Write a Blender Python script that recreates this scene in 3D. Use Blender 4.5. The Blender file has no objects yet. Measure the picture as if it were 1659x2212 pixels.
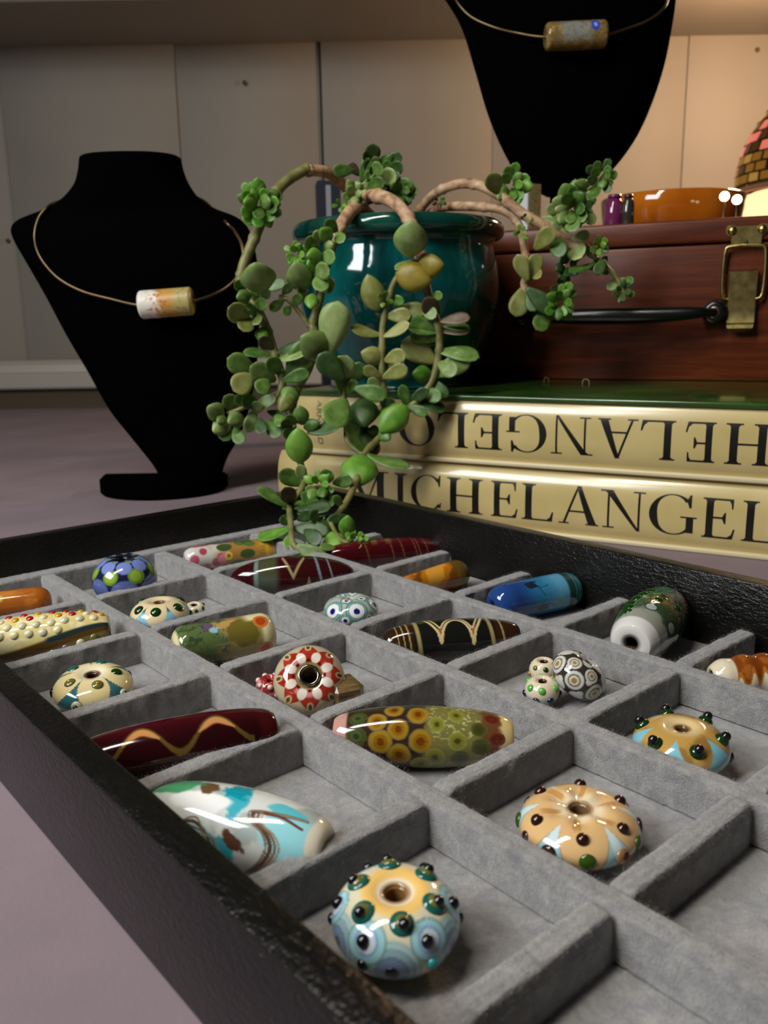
import bpy, bmesh, math, random
import numpy as np
from mathutils import Vector, Matrix

scene = bpy.context.scene
COL = scene.collection
rng = random.Random(7)

# ------------------------------------------------------------------ camera
F_PX = 1830.22
CAM = np.array([0.0, 0.0, 0.10959])
RC = np.array([[0.999865947, -0.00357269, -0.01597888],
               [-0.01637342, -0.21817167, -0.97577304],
               [0.0, 0.97590387, -0.21820092]])          # world -> camera (x right, y down, z forward)
cd = bpy.data.cameras.new('camera')
cam = bpy.data.objects.new('camera', cd)
COL.objects.link(cam)
cd.sensor_fit = 'HORIZONTAL'
cd.sensor_width = 36.0
cd.lens = F_PX * 36.0 / 1659.0
cd.clip_start = 0.005
cd.clip_end = 20
cd.dof.use_dof = True
cd.dof.focus_distance = 0.25
cd.dof.aperture_fstop = cd.lens / 1.1
M = Matrix.Identity(4)
for i in range(3):
    M[i][0] = RC[0][i]; M[i][1] = -RC[1][i]; M[i][2] = -RC[2][i]; M[i][3] = CAM[i]
cam.matrix_world = M
scene.camera = cam

# ------------------------------------------------------------------ world, lights, exposure
scene.view_settings.view_transform = 'Standard'
scene.view_settings.look = 'None'
scene.view_settings.exposure = 0.0
scene.view_settings.gamma = 1.0
scene.view_settings.use_curve_mapping = False
wd = bpy.data.worlds.new('room_air')
scene.world = wd
wd.use_nodes = True
wd.node_tree.nodes['Background'].inputs[0].default_value = (1.0, 0.93, 0.84, 1)
wd.node_tree.nodes['Background'].inputs[1].default_value = 0.015


def area(name, loc, target, sx, sy, power, color):
    ld = bpy.data.lights.new(name, 'AREA')
    ld.shape = 'RECTANGLE'; ld.size = sx; ld.size_y = sy
    ld.energy = power; ld.color = color
    o = bpy.data.objects.new(name, ld)
    COL.objects.link(o)
    o.location = loc
    d = Vector(target) - Vector(loc)
    o.rotation_euler = d.to_track_quat('-Z', 'Y').to_euler()
    return o


area('window_daylight', (-0.64, -0.10, 0.57), (0.0, 0.24, 0.0), 0.44, 0.30, 6.6, (0.93, 0.97, 1.0))
area('ceiling_tube', (-0.26, 0.03, 0.72), (0.0, 0.20, 0.0), 0.07, 0.40, 3.3, (1.0, 0.92, 0.82))

# ------------------------------------------------------------------ helpers


def lin(c):
    a = np.asarray(c, float) / 255.0
    return np.where(a <= 0.04045, a / 12.92, ((a + 0.055) / 1.055) ** 2.4)


def rgba(c):
    return (*[float(v) for v in lin(c)], 1.0)


def ray(x, y):
    return RC.T @ np.array([(x - 829.5) / F_PX, (y - 1106.0) / F_PX, 1.0])


def at_z(x, y, z):
    d = ray(x, y)
    return CAM + d * (z - CAM[2]) / d[2]


def at_y(x, y, Y):
    d = ray(x, y)
    return CAM + d * (Y - CAM[1]) / d[1]


def link(o, parent=None):
    COL.objects.link(o)
    if parent is not None:
        o.parent = parent
    return o


def mesh_obj(name, verts, faces, mat=None, parent=None, smooth=True):
    me = bpy.data.meshes.new(name)
    me.from_pydata([tuple(v) for v in verts], [], [tuple(f) for f in faces])
    me.update()
    if smooth:
        me.polygons.foreach_set('use_smooth', [True] * len(me.polygons))
    if mat:
        me.materials.append(mat)
    return link(bpy.data.objects.new(name, me), parent)


def bm_obj(name, bm, mat=None, parent=None, smooth=False):
    me = bpy.data.meshes.new(name)
    bmesh.ops.recalc_face_normals(bm, faces=bm.faces)
    bm.to_mesh(me); bm.free()
    if smooth:
        me.polygons.foreach_set('use_smooth', [True] * len(me.polygons))
    if mat:
        me.materials.append(mat)
    return link(bpy.data.objects.new(name, me), parent)


def tag(o, label=None, cat=None, group=None, kind=None):
    if label: o['label'] = label
    if cat: o['category'] = cat
    if group: o['group'] = group
    if kind: o['kind'] = kind
    return o


def thing(name, label, cat, loc=(0, 0, 0), rz=0.0, group=None):
    o = bpy.data.objects.new(name, None)
    o.empty_display_size = 0.01
    COL.objects.link(o)
    o.location = loc
    o.rotation_euler = (0, 0, rz)
    return tag(o, label, cat, group)


def box_bm(x0, x1, y0, y1, z0, z1, bevel=0.0, seg=2, bm=None):
    bm2 = bmesh.new()
    bmesh.ops.create_cube(bm2, size=1.0)
    for v in bm2.verts:
        v.co = Vector(((x0 + x1) / 2 + v.co.x * (x1 - x0), (y0 + y1) / 2 + v.co.y * (y1 - y0), (z0 + z1) / 2 + v.co.z * (z1 - z0)))
    if bevel > 0:
        bmesh.ops.bevel(bm2, geom=list(bm2.edges), offset=bevel, segments=seg, affect='EDGES', profile=0.5)
    return bm2


def smooth_by_angle(o, ang=40):
    me = o.data
    me.polygons.foreach_set('use_smooth', [True] * len(me.polygons))
    bm = bmesh.new(); bm.from_mesh(me)
    lim = math.radians(ang)
    for e in bm.edges:
        if len(e.link_faces) == 2 and e.calc_face_angle(0) > lim:
            e.smooth = False
    bm.to_mesh(me); bm.free()
    return o


def box(name, x0, x1, y0, y1, z0, z1, mat, parent=None, bevel=0.0, seg=2):
    return smooth_by_angle(bm_obj(name, box_bm(x0, x1, y0, y1, z0, z1, bevel, seg), mat, parent), 35)


def tube_mesh(pts, radii, n=10, caps=True):
    P = np.array(pts, float)
    m = len(P)
    T = np.gradient(P, axis=0)
    T /= np.linalg.norm(T, axis=1)[:, None] + 1e-12
    up = np.array([0, 0, 1.0]) if abs(T[0][2]) < 0.9 else np.array([1.0, 0, 0])
    N = np.cross(T[0], up); N /= np.linalg.norm(N)
    verts, faces = [], []
    for i in range(m):
        N = N - T[i] * np.dot(N, T[i]); N /= np.linalg.norm(N) + 1e-12
        Bn = np.cross(T[i], N)
        for k in range(n):
            a = 2 * math.pi * k / n
            verts.append(P[i] + radii[i] * (math.cos(a) * N + math.sin(a) * Bn))
    for i in range(m - 1):
        for k in range(n):
            k2 = (k + 1) % n
            faces.append((i * n + k, i * n + k2, (i + 1) * n + k2, (i + 1) * n + k))
    if caps:
        faces.append(tuple(range(n - 1, -1, -1)))
        faces.append(tuple((m - 1) * n + k for k in range(n)))
    return verts, faces


def catmull(pts, sub=8):
    P = [np.array(p, float) for p in pts]
    P = [2 * P[0] - P[1]] + P + [2 * P[-1] - P[-2]]
    out = []
    for i in range(1, len(P) - 2):
        for k in range(sub):
            t = k / sub
            a, b, c, d = P[i - 1], P[i], P[i + 1], P[i + 2]
            out.append(0.5 * (2 * b + (c - a) * t + (2 * a - 5 * b + 4 * c - d) * t * t + (3 * b - a - 3 * c + d) * t ** 3))
    out.append(P[-2])
    return np.array(out)


def lathe(prof, n=48, closed=False):
    m = len(prof)
    verts, faces = [], []
    for (z, r) in prof:
        for k in range(n):
            a = 2 * math.pi * k / n
            verts.append((r * math.cos(a), r * math.sin(a), z))
    rows = m if closed else m - 1
    for i in range(rows):
        j = (i + 1) % m
        for k in range(n):
            k2 = (k + 1) % n
            faces.append((i * n + k, i * n + k2, j * n + k2, j * n + k))
    return verts, faces

# ------------------------------------------------------------------ materials


class Mat:
    def __init__(self, name, base=(128, 128, 128), rough=0.5, metal=0.0, **kw):
        self.m = bpy.data.materials.new(name)
        self.m.use_nodes = True
        self.t = self.m.node_tree
        self.b = self.t.nodes['Principled BSDF']
        self.b.inputs['Base Color'].default_value = rgba(base)
        self.b.inputs['Roughness'].default_value = rough
        self.b.inputs['Metallic'].default_value = metal
        for k, v in kw.items():
            self.b.inputs[k.replace('_', ' ')].default_value = v
        self.co = None

    def coord(self, kind='Object'):
        if self.co is None:
            self.co = self.t.nodes.new('ShaderNodeTexCoord')
        return self.co.outputs[kind]

    def mapping(self, scale=(1, 1, 1), kind='Object', rot=(0, 0, 0)):
        mp = self.t.nodes.new('ShaderNodeMapping')
        mp.inputs['Scale'].default_value = scale
        mp.inputs['Rotation'].default_value = rot
        self.t.links.new(self.coord(kind), mp.inputs['Vector'])
        return mp.outputs[0]

    def noise(self, scale, detail=4, rough=0.55, vec=None, dist=0.0):
        n = self.t.nodes.new('ShaderNodeTexNoise')
        n.inputs['Scale'].default_value = scale
        n.inputs['Detail'].default_value = detail
        n.inputs['Roughness'].default_value = rough
        n.inputs['Distortion'].default_value = dist
        self.t.links.new(vec if vec is not None else self.coord(), n.inputs['Vector'])
        return n.outputs['Fac']

    def ramp(self, fac, stops):
        r = self.t.nodes.new('ShaderNodeValToRGB')
        el = r.color_ramp.elements
        while len(el) < len(stops):
            el.new(0.5)
        for e, (p, c) in zip(el, stops):
            e.position = p; e.color = rgba(c)
        self.t.links.new(fac, r.inputs[0])
        return r.outputs[0]

    def color(self, out):
        self.t.links.new(out, self.b.inputs['Base Color'])
        return self

    def bump(self, fac, strength=0.3, dist=0.001):
        b = self.t.nodes.new('ShaderNodeBump')
        b.inputs['Strength'].default_value = strength
        b.inputs['Distance'].default_value = dist
        self.t.links.new(fac, b.inputs['Height'])
        prev = self.b.inputs['Normal']
        if prev.is_linked:
            self.t.links.new(prev.links[0].from_socket, b.inputs['Normal'])
        self.t.links.new(b.outputs[0], prev)
        return self


def simple(name, base, rough=0.5, metal=0.0, **kw):
    return Mat(name, base, rough, metal, **kw).m


# table cloth / board
mm = Mat('table_lilac_grey', (128, 113, 119), 0.75)
mm.color(mm.ramp(mm.noise(14, 6, 0.6), [(0.3, (120, 106, 112)), (0.7, (136, 120, 127))]))
mm.bump(mm.noise(900, 3, 0.6), 0.12, 0.0006)
M_TABLE = mm.m
# wall boards
mm = Mat('wall_paint_cream', (178, 171, 158), 0.6)
mm.color(mm.ramp(mm.noise(5, 4, 0.5), [(0.3, (126, 121, 110)), (0.7, (137, 132, 121))]))
mm.bump(mm.noise(160, 3, 0.5), 0.08, 0.0008)
M_WALL = mm.m
M_BASEB = simple('baseboard_paint', (164, 160, 150), 0.45)
M_GAP = simple('brown_gap_shade', (74, 60, 40), 0.7)  # dark brown laid in for the shadow under the baseboard moulding
M_NAIL = simple('nail_head_rust', (92, 74, 48), 0.5, 0.5)
# velvet
mm = Mat('grey_velvet', (140, 138, 137), 0.9, Sheen_Weight=0.45, Sheen_Roughness=0.45)
fac = mm.noise(260, 7, 0.78, dist=0.7)
mm.color(mm.ramp(fac, [(0.32, (122, 122, 124)), (0.5, (146, 144, 143)), (0.68, (170, 167, 163))]))
mm.bump(mm.noise(2200, 3, 0.7), 0.8, 0.0006)
mm.bump(mm.noise(420, 4, 0.7), 0.45, 0.0008)
M_VELVET = mm.m
# black leatherette
mm = Mat('black_leatherette', (14, 13, 12), 0.31, Specular_IOR_Level=0.42)
v = mm.t.nodes.new('ShaderNodeTexVoronoi'); v.inputs['Scale'].default_value = 1100
mm.t.links.new(mm.mapping((1.0, 0.55, 1.0)), v.inputs['Vector'])
mm.bump(v.outputs['Distance'], 0.30, 0.0003)
mm.bump(mm.noise(820, 3, 0.65, vec=mm.mapping((0.45, 1.0, 1.0)), dist=0.4), 0.75, 0.0005)
mm.color(mm.ramp(mm.noise(60, 4), [(0.35, (11, 10, 9)), (0.7, (19, 17, 15))]))
M_LEATHER = mm.m
# black velvet of the busts
mm = Mat('black_velvet', (4, 4, 4), 1.0, Specular_IOR_Level=0.0)
mm.bump(mm.noise(900, 3), 0.3, 0.0005)
M_BLACKV = mm.m
# pot glaze
mm = Mat('teal_glaze', (6, 74, 70), 0.09, Coat_Weight=0.6, Coat_Roughness=0.04)
f1 = mm.noise(9, 5, 0.6, vec=mm.mapping((3.0, 3.0, 0.7)), dist=1.2)
mm.color(mm.ramp(f1, [(0.28, (2, 40, 38)), (0.5, (5, 78, 76)), (0.74, (14, 116, 114))]))
mm.bump(mm.noise(60, 3), 0.05, 0.001)
M_GLAZE = mm.m
mm = Mat('teal_glaze_rim', (10, 66, 56), 0.12, Coat_Weight=0.6, Coat_Roughness=0.05)
mm.color(mm.ramp(mm.noise(40, 4), [(0.3, (6, 48, 42)), (0.6, (14, 74, 62)), (0.85, (60, 84, 58))]))
M_RIM = mm.m
mm = Mat('potting_soil', (52, 38, 26), 0.95)
mm.color(mm.ramp(mm.noise(160, 5), [(0.3, (30, 22, 16)), (0.7, (86, 66, 46))]))
mm.bump(mm.noise(220, 4), 1.0, 0.003)
M_SOIL = mm.m
# mahogany
mm = Mat('mahogany', (74, 34, 20), 0.42, Coat_Weight=0.12, Coat_Roughness=0.2, Specular_IOR_Level=0.3)
vv = mm.mapping((2.2, 8, 26))
f1 = mm.noise(9, 7, 0.62, vec=vv, dist=0.9)
mm.color(mm.ramp(f1, [(0.25, (60, 25, 9)), (0.5, (94, 40, 15)), (0.75, (118, 56, 26))]))
mm.bump(mm.noise(40, 5, vec=mm.mapping((3, 10, 60))), 0.06, 0.0006)
M_WOOD = mm.m
mm = Mat('antique_brass', (178, 160, 96), 0.3, 1.0)
mm.color(mm.ramp(mm.noise(220, 4), [(0.3, (140, 122, 68)), (0.7, (198, 180, 116))]))
M_BRASS = mm.m
M_BLACKPL = simple('black_lacquer', (9, 10, 9), 0.28, 0.0, Coat_Weight=0.4, Coat_Roughness=0.2)
M_STEEL = simple('screw_steel', (120, 112, 104), 0.35, 1.0)
# books
mm = Mat('gold_cream_jacket', (204, 186, 134), 0.24, Coat_Weight=0.5, Coat_Roughness=0.12)
mm.color(mm.ramp(mm.noise(30, 4), [(0.3, (198, 178, 116)), (0.7, (212, 192, 134))]))
mm.bump(mm.noise(45, 3, vec=mm.mapping((0.5, 1, 3))), 0.05, 0.001)
M_JACKET = mm.m
mm = Mat('green_jacket', (48, 84, 34), 0.2, Coat_Weight=0.5, Coat_Roughness=0.1)
mm.color(mm.ramp(mm.noise(18, 4, dist=1.0), [(0.3, (30, 56, 18)), (0.6, (50, 86, 30)), (0.8, (84, 96, 44))]))
M_GREENJ = mm.m
M_BOARD = simple('cream_cover_edge', (214, 200, 160), 0.35)
mm = Mat('page_block', (206, 194, 166), 0.8)
mm.bump(mm.noise(60, 2, vec=mm.mapping((1, 1, 60))), 0.5, 0.001)
M_PAGES = mm.m
M_INK = simple('black_ink', (22, 20, 14), 0.35)
M_INKGREY = simple('brown_ink', (120, 106, 70), 0.4)
# wire
M_WIRE = simple('bronze_wire', (112, 94, 66), 0.42, 0.9)
# plant
LEAF = {}
for nm, dark, mid, light in (('green', (46, 78, 26), (76, 112, 42), (114, 146, 72)),
                             ('pale', (84, 110, 54), (118, 142, 76), (154, 172, 108)),
                             ('bright', (56, 102, 24), (84, 136, 36), (116, 162, 62)),
                             ('dark', (32, 54, 22), (48, 76, 30), (68, 98, 46)),
                             ('yellow', (96, 106, 44), (128, 134, 66), (154, 156, 92)),
                             ('golden', (104, 92, 20), (132, 116, 30), (150, 134, 50)),
                             ('purple', (58, 44, 34), (84, 62, 50), (104, 90, 62))):
    mm = Mat('leaf_' + nm, mid, 0.42, Subsurface_Weight=0.12, Subsurface_Radius=(0.004, 0.006, 0.002), Subsurface_Scale=0.5)
    info = mm.t.nodes.new('ShaderNodeObjectInfo')
    add = mm.t.nodes.new('ShaderNodeMath'); add.operation = 'MULTIPLY_ADD'
    add.inputs[1].default_value = 0.42; mm.t.links.new(info.outputs['Random'], add.inputs[0])
    nf = mm.noise(3.0, 3)
    mm.t.links.new(nf, add.inputs[2])
    mm.color(mm.ramp(add.outputs[0], [(0.35, dark), (0.65, mid), (0.95, light)]))
    mm.bump(mm.noise(26, 3), 0.12, 0.002)
    LEAF[nm] = mm.m
mm = Mat('woody_stem', (150, 122, 88), 0.6)
mm.color(mm.ramp(mm.noise(150, 5, dist=0.5), [(0.3, (124, 92, 62)), (0.5, (184, 146, 110)), (0.75, (220, 192, 158))]))
mm.bump(mm.noise(300, 4), 0.5, 0.001)
M_STEMW = mm.m
mm = Mat('green_stem', (116, 112, 62), 0.5)
mm.color(mm.ramp(mm.noise(120, 4), [(0.3, (92, 92, 46)), (0.7, (142, 138, 84))]))
M_STEMG = mm.m

# ------------------------------------------------------------------ setting
tb = box('table', -1.3, 1.5, -0.6, 1.30, -0.03, 0.0, M_TABLE)
tag(tb, 'lilac grey table top under the bead tray and books', 'table')

WY = 1.20
wall = bpy.data.objects.new('wall_back', None)
COL.objects.link(wall)
wall.location = (0, WY, 0)
tag(wall, kind='structure')
edges = [-1.25, -0.99, -0.74, -0.4904, -0.2616, -0.0733, 0.1506, 0.4034, 0.63, 0.86, 1.10, 1.35]
for i in range(len(edges) - 1):
    off = [0.0, 0.004, 0.0015, 0.003][i % 4]
    g0, g1 = (0.0012 if i == 5 else 0.0002), (0.0012 if i == 4 else 0.0002)
    box('board', edges[i] + g0, edges[i + 1] - g1, -off, 0.03, 0.0, 0.62, M_WALL, wall, 0.0010, 2)
for (px, py) in ((528, 178), (1637, 107), (16, 520)):
    p = at_y(px, py, WY - 0.005)
    vs, fs = lathe([(0.0, 0.0), (0.0, 0.0030), (0.0012, 0.0026), (0.0018, 0.0)], 12)
    o = mesh_obj('nail_head', vs, fs, M_NAIL, wall)
    o.location = (p[0], -0.004, p[2]); o.rotation_euler = (math.pi / 2, 0, 0)
bb = bpy.data.objects.new('baseboard_back', None)
COL.objects.link(bb); bb.location = (0, WY, 0); tag(bb, kind='structure')
prof = [(-0.006, 0.066), (-0.012, 0.060), (-0.014, 0.050), (-0.022, 0.049), (-0.024, 0.046), (-0.024, 0.030), (-0.022, 0.0275), (-0.003, 0.0275), (-0.0045, 0.066)]
vs, fs = [], []
for x in (-1.25, 1.35):
    for (y, z) in prof:
        vs.append((x, y, z))
k = len(prof)
for i in range(k):
    j = (i + 1) % k
    fs.append((i, j, k + j, k + i))
fs += [tuple(range(k)), tuple(range(2 * k - 1, k - 1, -1))]
o = mesh_obj('moulding', vs, fs, M_BASEB, bb, smooth=False)
bmx = bmesh.new(); bmx.from_mesh(o.data); bmesh.ops.recalc_face_normals(bmx, faces=bmx.faces); bmx.to_mesh(o.data); bmx.free()
box('gap_strip', -1.25, 1.35, -0.012, -0.0045, 0.0, 0.0272, M_GAP, bb)
sh = box('trim_1', -1.25, 1.35, 1.041, 1.20, 0.4635, 0.485, M_WALL, None, 0.002, 1)
tag(sh, kind='structure')

# ------------------------------------------------------------------ bead tray
S = 0.049
DU = 0.9091314 * S
TH = math.radians(-49.0789666)
C0 = np.array([6.91119411, -1.28156208])
Rz = np.array([[math.cos(TH), -math.sin(TH)], [math.sin(TH), math.cos(TH)]])
T0 = Rz @ (-C0) * S
tray = thing('bead_tray', 'black leatherette display tray lined with grey velvet compartments', 'tray', (T0[0], T0[1], 0), TH)


def U(u): return u * DU
def V(v): return v * S
def Z(z): return (z + 0.27) * S


def tray_pt(u, v, z=0.0):
    q = Rz @ (np.array([U(u), V(v)])) + T0
    return np.array([q[0], q[1], Z(z)])


ui0, ui1, vi0, vi1 = U(-0.13), U(8.12), V(-0.08), V(3.93)
th = 0.14 * S
zt = Z(0.29)
for nm, a in (('frame_side', (ui0 - th, ui1 + th, vi0 - th, vi0)), ('frame_side', (ui0 - th, ui1 + th, vi1, vi1 + th)),
              ('frame_side', (ui0 - th, ui0, vi0, vi1)), ('frame_side', (ui1, ui1 + th, vi0, vi1))):
    box(nm, a[0], a[1], a[2], a[3], 0.0, zt, M_LEATHER, tray, 0.0008, 2)
box('base_panel', ui0, ui1, vi0, vi1, 0.0006, Z(-0.225), M_LEATHER, tray)
box('velvet_floor', ui0 + 0.0002, ui1 - 0.0002, vi0 + 0.0002, vi1 - 0.0002, Z(-0.225), Z(-0.21), M_VELVET, tray)
nrng = np.random.RandomState(3)


def divider(name, p0, p1, width, z0, z1):
    """rounded velvet wall from p0 to p1 (tray coordinates, metres)"""
    p0 = np.array(p0, float); p1 = np.array(p1, float)
    L = np.linalg.norm(p1 - p0)
    d = (p1 - p0) / L
    nn = np.array([-d[1], d[0]])
    w = width / 2
    r = w * 0.42
    prof = [(-w * 1.04, z0), (-w * 1.02, z0 + (z1 - z0) * 0.5)]
    for a in range(0, 181, 15):
        t = math.radians(180 - a)
        cx = (w - r) * (1 if math.cos(t) > 0.001 else (-1 if math.cos(t) < -0.001 else 0))
        prof.append((cx + r * math.cos(t), z1 - r * 0.8 + r * 0.8 * math.sin(t)))
    prof += [(w * 1.02, z0 + (z1 - z0) * 0.5), (w * 1.04, z0)]
    m = max(4, int(L / 0.0011))
    xs = np.linspace(0, L, m)
    k = len(prof)
    vs = []
    wob = np.cumsum(nrng.normal(0, 1, m)); wob = wob - np.linspace(wob[0], wob[-1], m)
    wob = wob / (np.abs(wob).max() + 1e-6) * 0.00016
    for i, x in enumerate(xs):
        e = min(x, L - x)
        sh = 1.0 - 0.18 * math.exp(-e / 0.0006)
        for (y, z) in prof:
            j = nrng.normal(0, 0.00006, 2)
            zz = z0 + (z - z0) * sh + (j[0] + wob[i] * 0.6 if z > z0 + 0.002 else 0)
            yy = y + (j[1] + wob[i])
            q = p0 + d * x + nn * yy
            vs.append((q[0], q[1], zz))
    fs = []
    for i in range(m - 1):
        for a in range(k - 1):
            fs.append((i * k + a, i * k + a + 1, (i + 1) * k + a + 1, (i + 1) * k + a))
    fs.append(tuple(range(k)))
    fs.append(tuple((m - 1) * k + a for a in range(k - 1, -1, -1)))
    return mesh_obj(name, vs, fs, M_VELVET, tray)


DW = 0.0050


def ss_(z):
    return np.clip((z - Z(-0.05)) / (Z(0.0) - Z(-0.05)), 0, 1) * 1.6


zf, zd = Z(-0.212), Z(0.0)
for v_ in (1, 2, 3):
    divider('long_divider', (ui0 + 0.0075, V(v_)), (ui1 - 0.0005, V(v_)), DW, zf + 0.0006, zd)
for u_ in range(1, 8):
    for v_ in range(4):
        a = vi0 + 0.0004 if v_ == 0 else V(v_) + DW * 0.5
        b = V(3.86) if v_ == 3 else V(v_ + 1) - DW * 0.5
        divider('cross_divider', (U(u_), a), (U(u_), b), DW, zf, zd)
divider('liner_wall', (ui0 + 0.0040, vi0 + 0.0004), (ui0 + 0.0040, vi1 - 0.0004), 0.0074, zf, zd)

# short velvet pile standing off the walls and floor near the viewer
pv, pf = [], []
prs = np.random.RandomState(11)
for o in list(tray.children):
    if 'divider' not in o.name and 'liner' not in o.name and 'velvet_floor' not in o.name:
        continue
    me = o.data
    nv_ = len(me.vertices); npoly = len(me.polygons)
    co = np.zeros(nv_ * 3); me.vertices.foreach_get('co', co); co = co.reshape(-1, 3)
    cen_ = np.zeros(npoly * 3); me.polygons.foreach_get('center', cen_); cen_ = cen_.reshape(-1, 3)
    nr_ = np.zeros(npoly * 3); me.polygons.foreach_get('normal', nr_); nr_ = nr_.reshape(-1, 3)
    ar_ = np.zeros(npoly); me.polygons.foreach_get('area', ar_)
    if 'floor' in o.name:
        continue
    w_ = ar_ * (0.25 + ss_(cen_[:, 2])) * np.clip((cen_[:, 0] / DU) / 4.5, 0.25, 1.3)
    cnt = int(w_.sum() * 1.5e7)
    if cnt < 1:
        continue
    pick = prs.choice(npoly, cnt, p=w_ / w_.sum())
    p0 = cen_[pick] + prs.normal(0, 0.0004, (cnt, 3)) - nr_[pick] * 0.0001
    d_ = nr_[pick] + prs.normal(0, 0.55, (cnt, 3))
    d_ /= np.linalg.norm(d_, axis=1)[:, None]
    sd = np.cross(d_, prs.normal(0, 1, (cnt, 3))); sd /= np.linalg.norm(sd, axis=1)[:, None] + 1e-9
    ln = prs.uniform(0.00012, 0.00036, cnt)[:, None]
    b0 = len(pv) if False else sum(len(q) for q in pv)
    tri = np.stack([p0 - sd * 0.00003, p0 + sd * 0.00003, p0 + d_ * ln], 1).reshape(-1, 3)
    pv.append(tri); pf.append(np.arange(len(tri)).reshape(-1, 3) + b0)
pvv = np.concatenate(pv); pff = np.concatenate(pf)
pile = mesh_obj('velvet_pile', pvv.tolist(), pff.tolist(), M_VELVET, tray, smooth=False)
tag(pile, kind='stuff')

# ------------------------------------------------------------------ books
BA = np.array([0.1452, 0.3951])
BANG = math.radians(-29)
Bd = np.array([math.cos(BANG), math.sin(BANG)])


def glyph(ch):
    """serif capital as list of polygons; cap height 1, width 1 (scaled later)"""
    P = []
    tk, tn, sf = 0.15, 0.045, 0.035

    def rect(x0, z0, x1, z1): P.append([(x0, z0), (x1, z0), (x1, z1), (x0, z1)])

    def stem(x, wd=tk, serif=0.11):
        rect(x, 0.0, x + wd, 1.0)
        for z0, z1, s in ((0, sf, 1), (1 - sf, 1, -1)):
            rect(x - serif, z0, x, z1); rect(x + wd, z0, x + wd + serif, z1)
            zz = z1 if s == 1 else z0
            P.append([(x - serif * 0.45, zz), (x, zz), (x, zz + s * 0.05)])
            P.append([(x + wd, zz), (x + wd + serif * 0.45, zz), (x + wd, zz + s * 0.05)])

    def ring(a0, a1, n=40, cx=0.5, cz=0.5, rx=0.5, rz=0.52, tilt=0.25):
        for i in range(n):
            q = []
            for a in (a0 + (a1 - a0) * i / n, a0 + (a1 - a0) * (i + 1) / n):
                q.append(a)
            pts = []
            for a in q:
                ca, sa = math.cos(a), math.sin(a)
                th_ = 0.035 + 0.14 * abs(math.cos(a - tilt)) ** 2.0
                pts.append(((cx + rx * ca, cz + rz * sa), (cx + (rx - th_) * ca, cz + (rz - th_ * 0.75) * sa)))
            P.append([pts[0][0], pts[1][0], pts[1][1], pts[0][1]])
    if ch == 'I':
        stem(0.28, 0.44, 0.28)
    elif ch == 'L':
        stem(0.14, 0.20); rect(0.34, 0, 0.92, tn)
        P.append([(0.80, tn), (0.92, tn), (1.0, 0.27), (0.96, 0.27), (0.90, 0.12)])
        P.append([(0.92, 0), (0.96, 0.0), (1.0, 0.27), (0.92, tn)])
    elif ch == 'E':
        stem(0.14, 0.21); rect(0.35, 0, 0.9, tn); rect(0.32, 1 - tn, 0.86, 1); rect(0.32, 0.50, 0.68, 0.50 + tn)
        P.append([(0.78, tn), (0.93, 0.0), (1.0, 0.26), (0.95, 0.26), (0.9, 0.12)])
        P.append([(0.80, 1 - tn), (0.86, 1), (0.92, 1), (0.92, 0.76), (0.88, 0.76), (0.86, 0.88)])
        P.append([(0.60, 0.52), (0.68, 0.66), (0.72, 0.66), (0.72, 0.38), (0.68, 0.38)])
    elif ch == 'H':
        stem(0.11, 0.175, 0.10); stem(0.715, 0.175, 0.10); rect(0.285, 0.48, 0.715, 0.48 + tn)
    elif ch == 'A':
        P.append([(0.44, 1.03), (0.55, 1.03), (0.96, 0.0), (0.75, 0.0)])
        P.append([(0.46, 1.03), (0.485, 0.95), (0.16, 0.0), (0.10, 0.0)])
        rect(0.25, 0.33, 0.66, 0.33 + tn)
        rect(0.0, 0, 0.26, sf); rect(0.68, 0, 1.0, sf)
    elif ch == 'N':
        rect(0.16, 0, 0.205, 1.0); rect(0.82, -0.03, 0.865, 1.0)
        P.append([(0.06, 1.0), (0.27, 1.0), (0.865, -0.03), (0.80, -0.03), (0.16, 0.91)])
        rect(0.06, 0, 0.31, sf); rect(0.71, 1 - sf, 0.97, 1); rect(0.0, 1 - sf, 0.2, 1)
    elif ch == 'M':
        rect(0.09, 0, 0.125, 1.0)
        P.append([(0.06, 1.0), (0.2, 1.0), (0.50, 0.14), (0.47, 0.0), (0.44, 0.0)])
        P.append([(0.47, 0.0), (0.50, 0.0), (0.80, 0.93), (0.77, 1.0)])
        rect(0.74, 0, 0.90, 1.0)
        rect(0.0, 0, 0.21, sf); rect(0.67, 0, 1.0, sf); rect(0.0, 1 - sf, 0.1, 1); rect(0.89, 1 - sf, 1.0, 1)
    elif ch == 'O':
        ring(0, 2 * math.pi, 48)
    elif ch == 'C':
        ring(math.radians(48), math.radians(318), 44, 0.54, 0.5, 0.54, 0.52, 0.1)
        P.append([(0.90, 0.70), (0.94, 0.70), (0.94, 1.02), (0.90, 1.02), (0.84, 0.88)])
        P.append([(0.90, 0.08), (0.94, 0.24), (0.97, 0.22), (0.94, 0.06)])
    elif ch == 'G':
        ring(math.radians(48), math.radians(318), 44, 0.5, 0.5, 0.5, 0.52, 0.1)
        P.append([(0.84, 0.70), (0.88, 0.70), (0.88, 1.02), (0.84, 1.02), (0.78, 0.88)])
        rect(0.78, 0.06, 0.93, 0.44); rect(0.66, 0.44, 1.0, 0.44 + sf)
    return P


def bulge(z, h, amp=0.0050):
    t = np.clip((z - h / 2) / (h / 2), -1, 1)
    return -amp * (1 - abs(t) ** 3.2)


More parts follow.
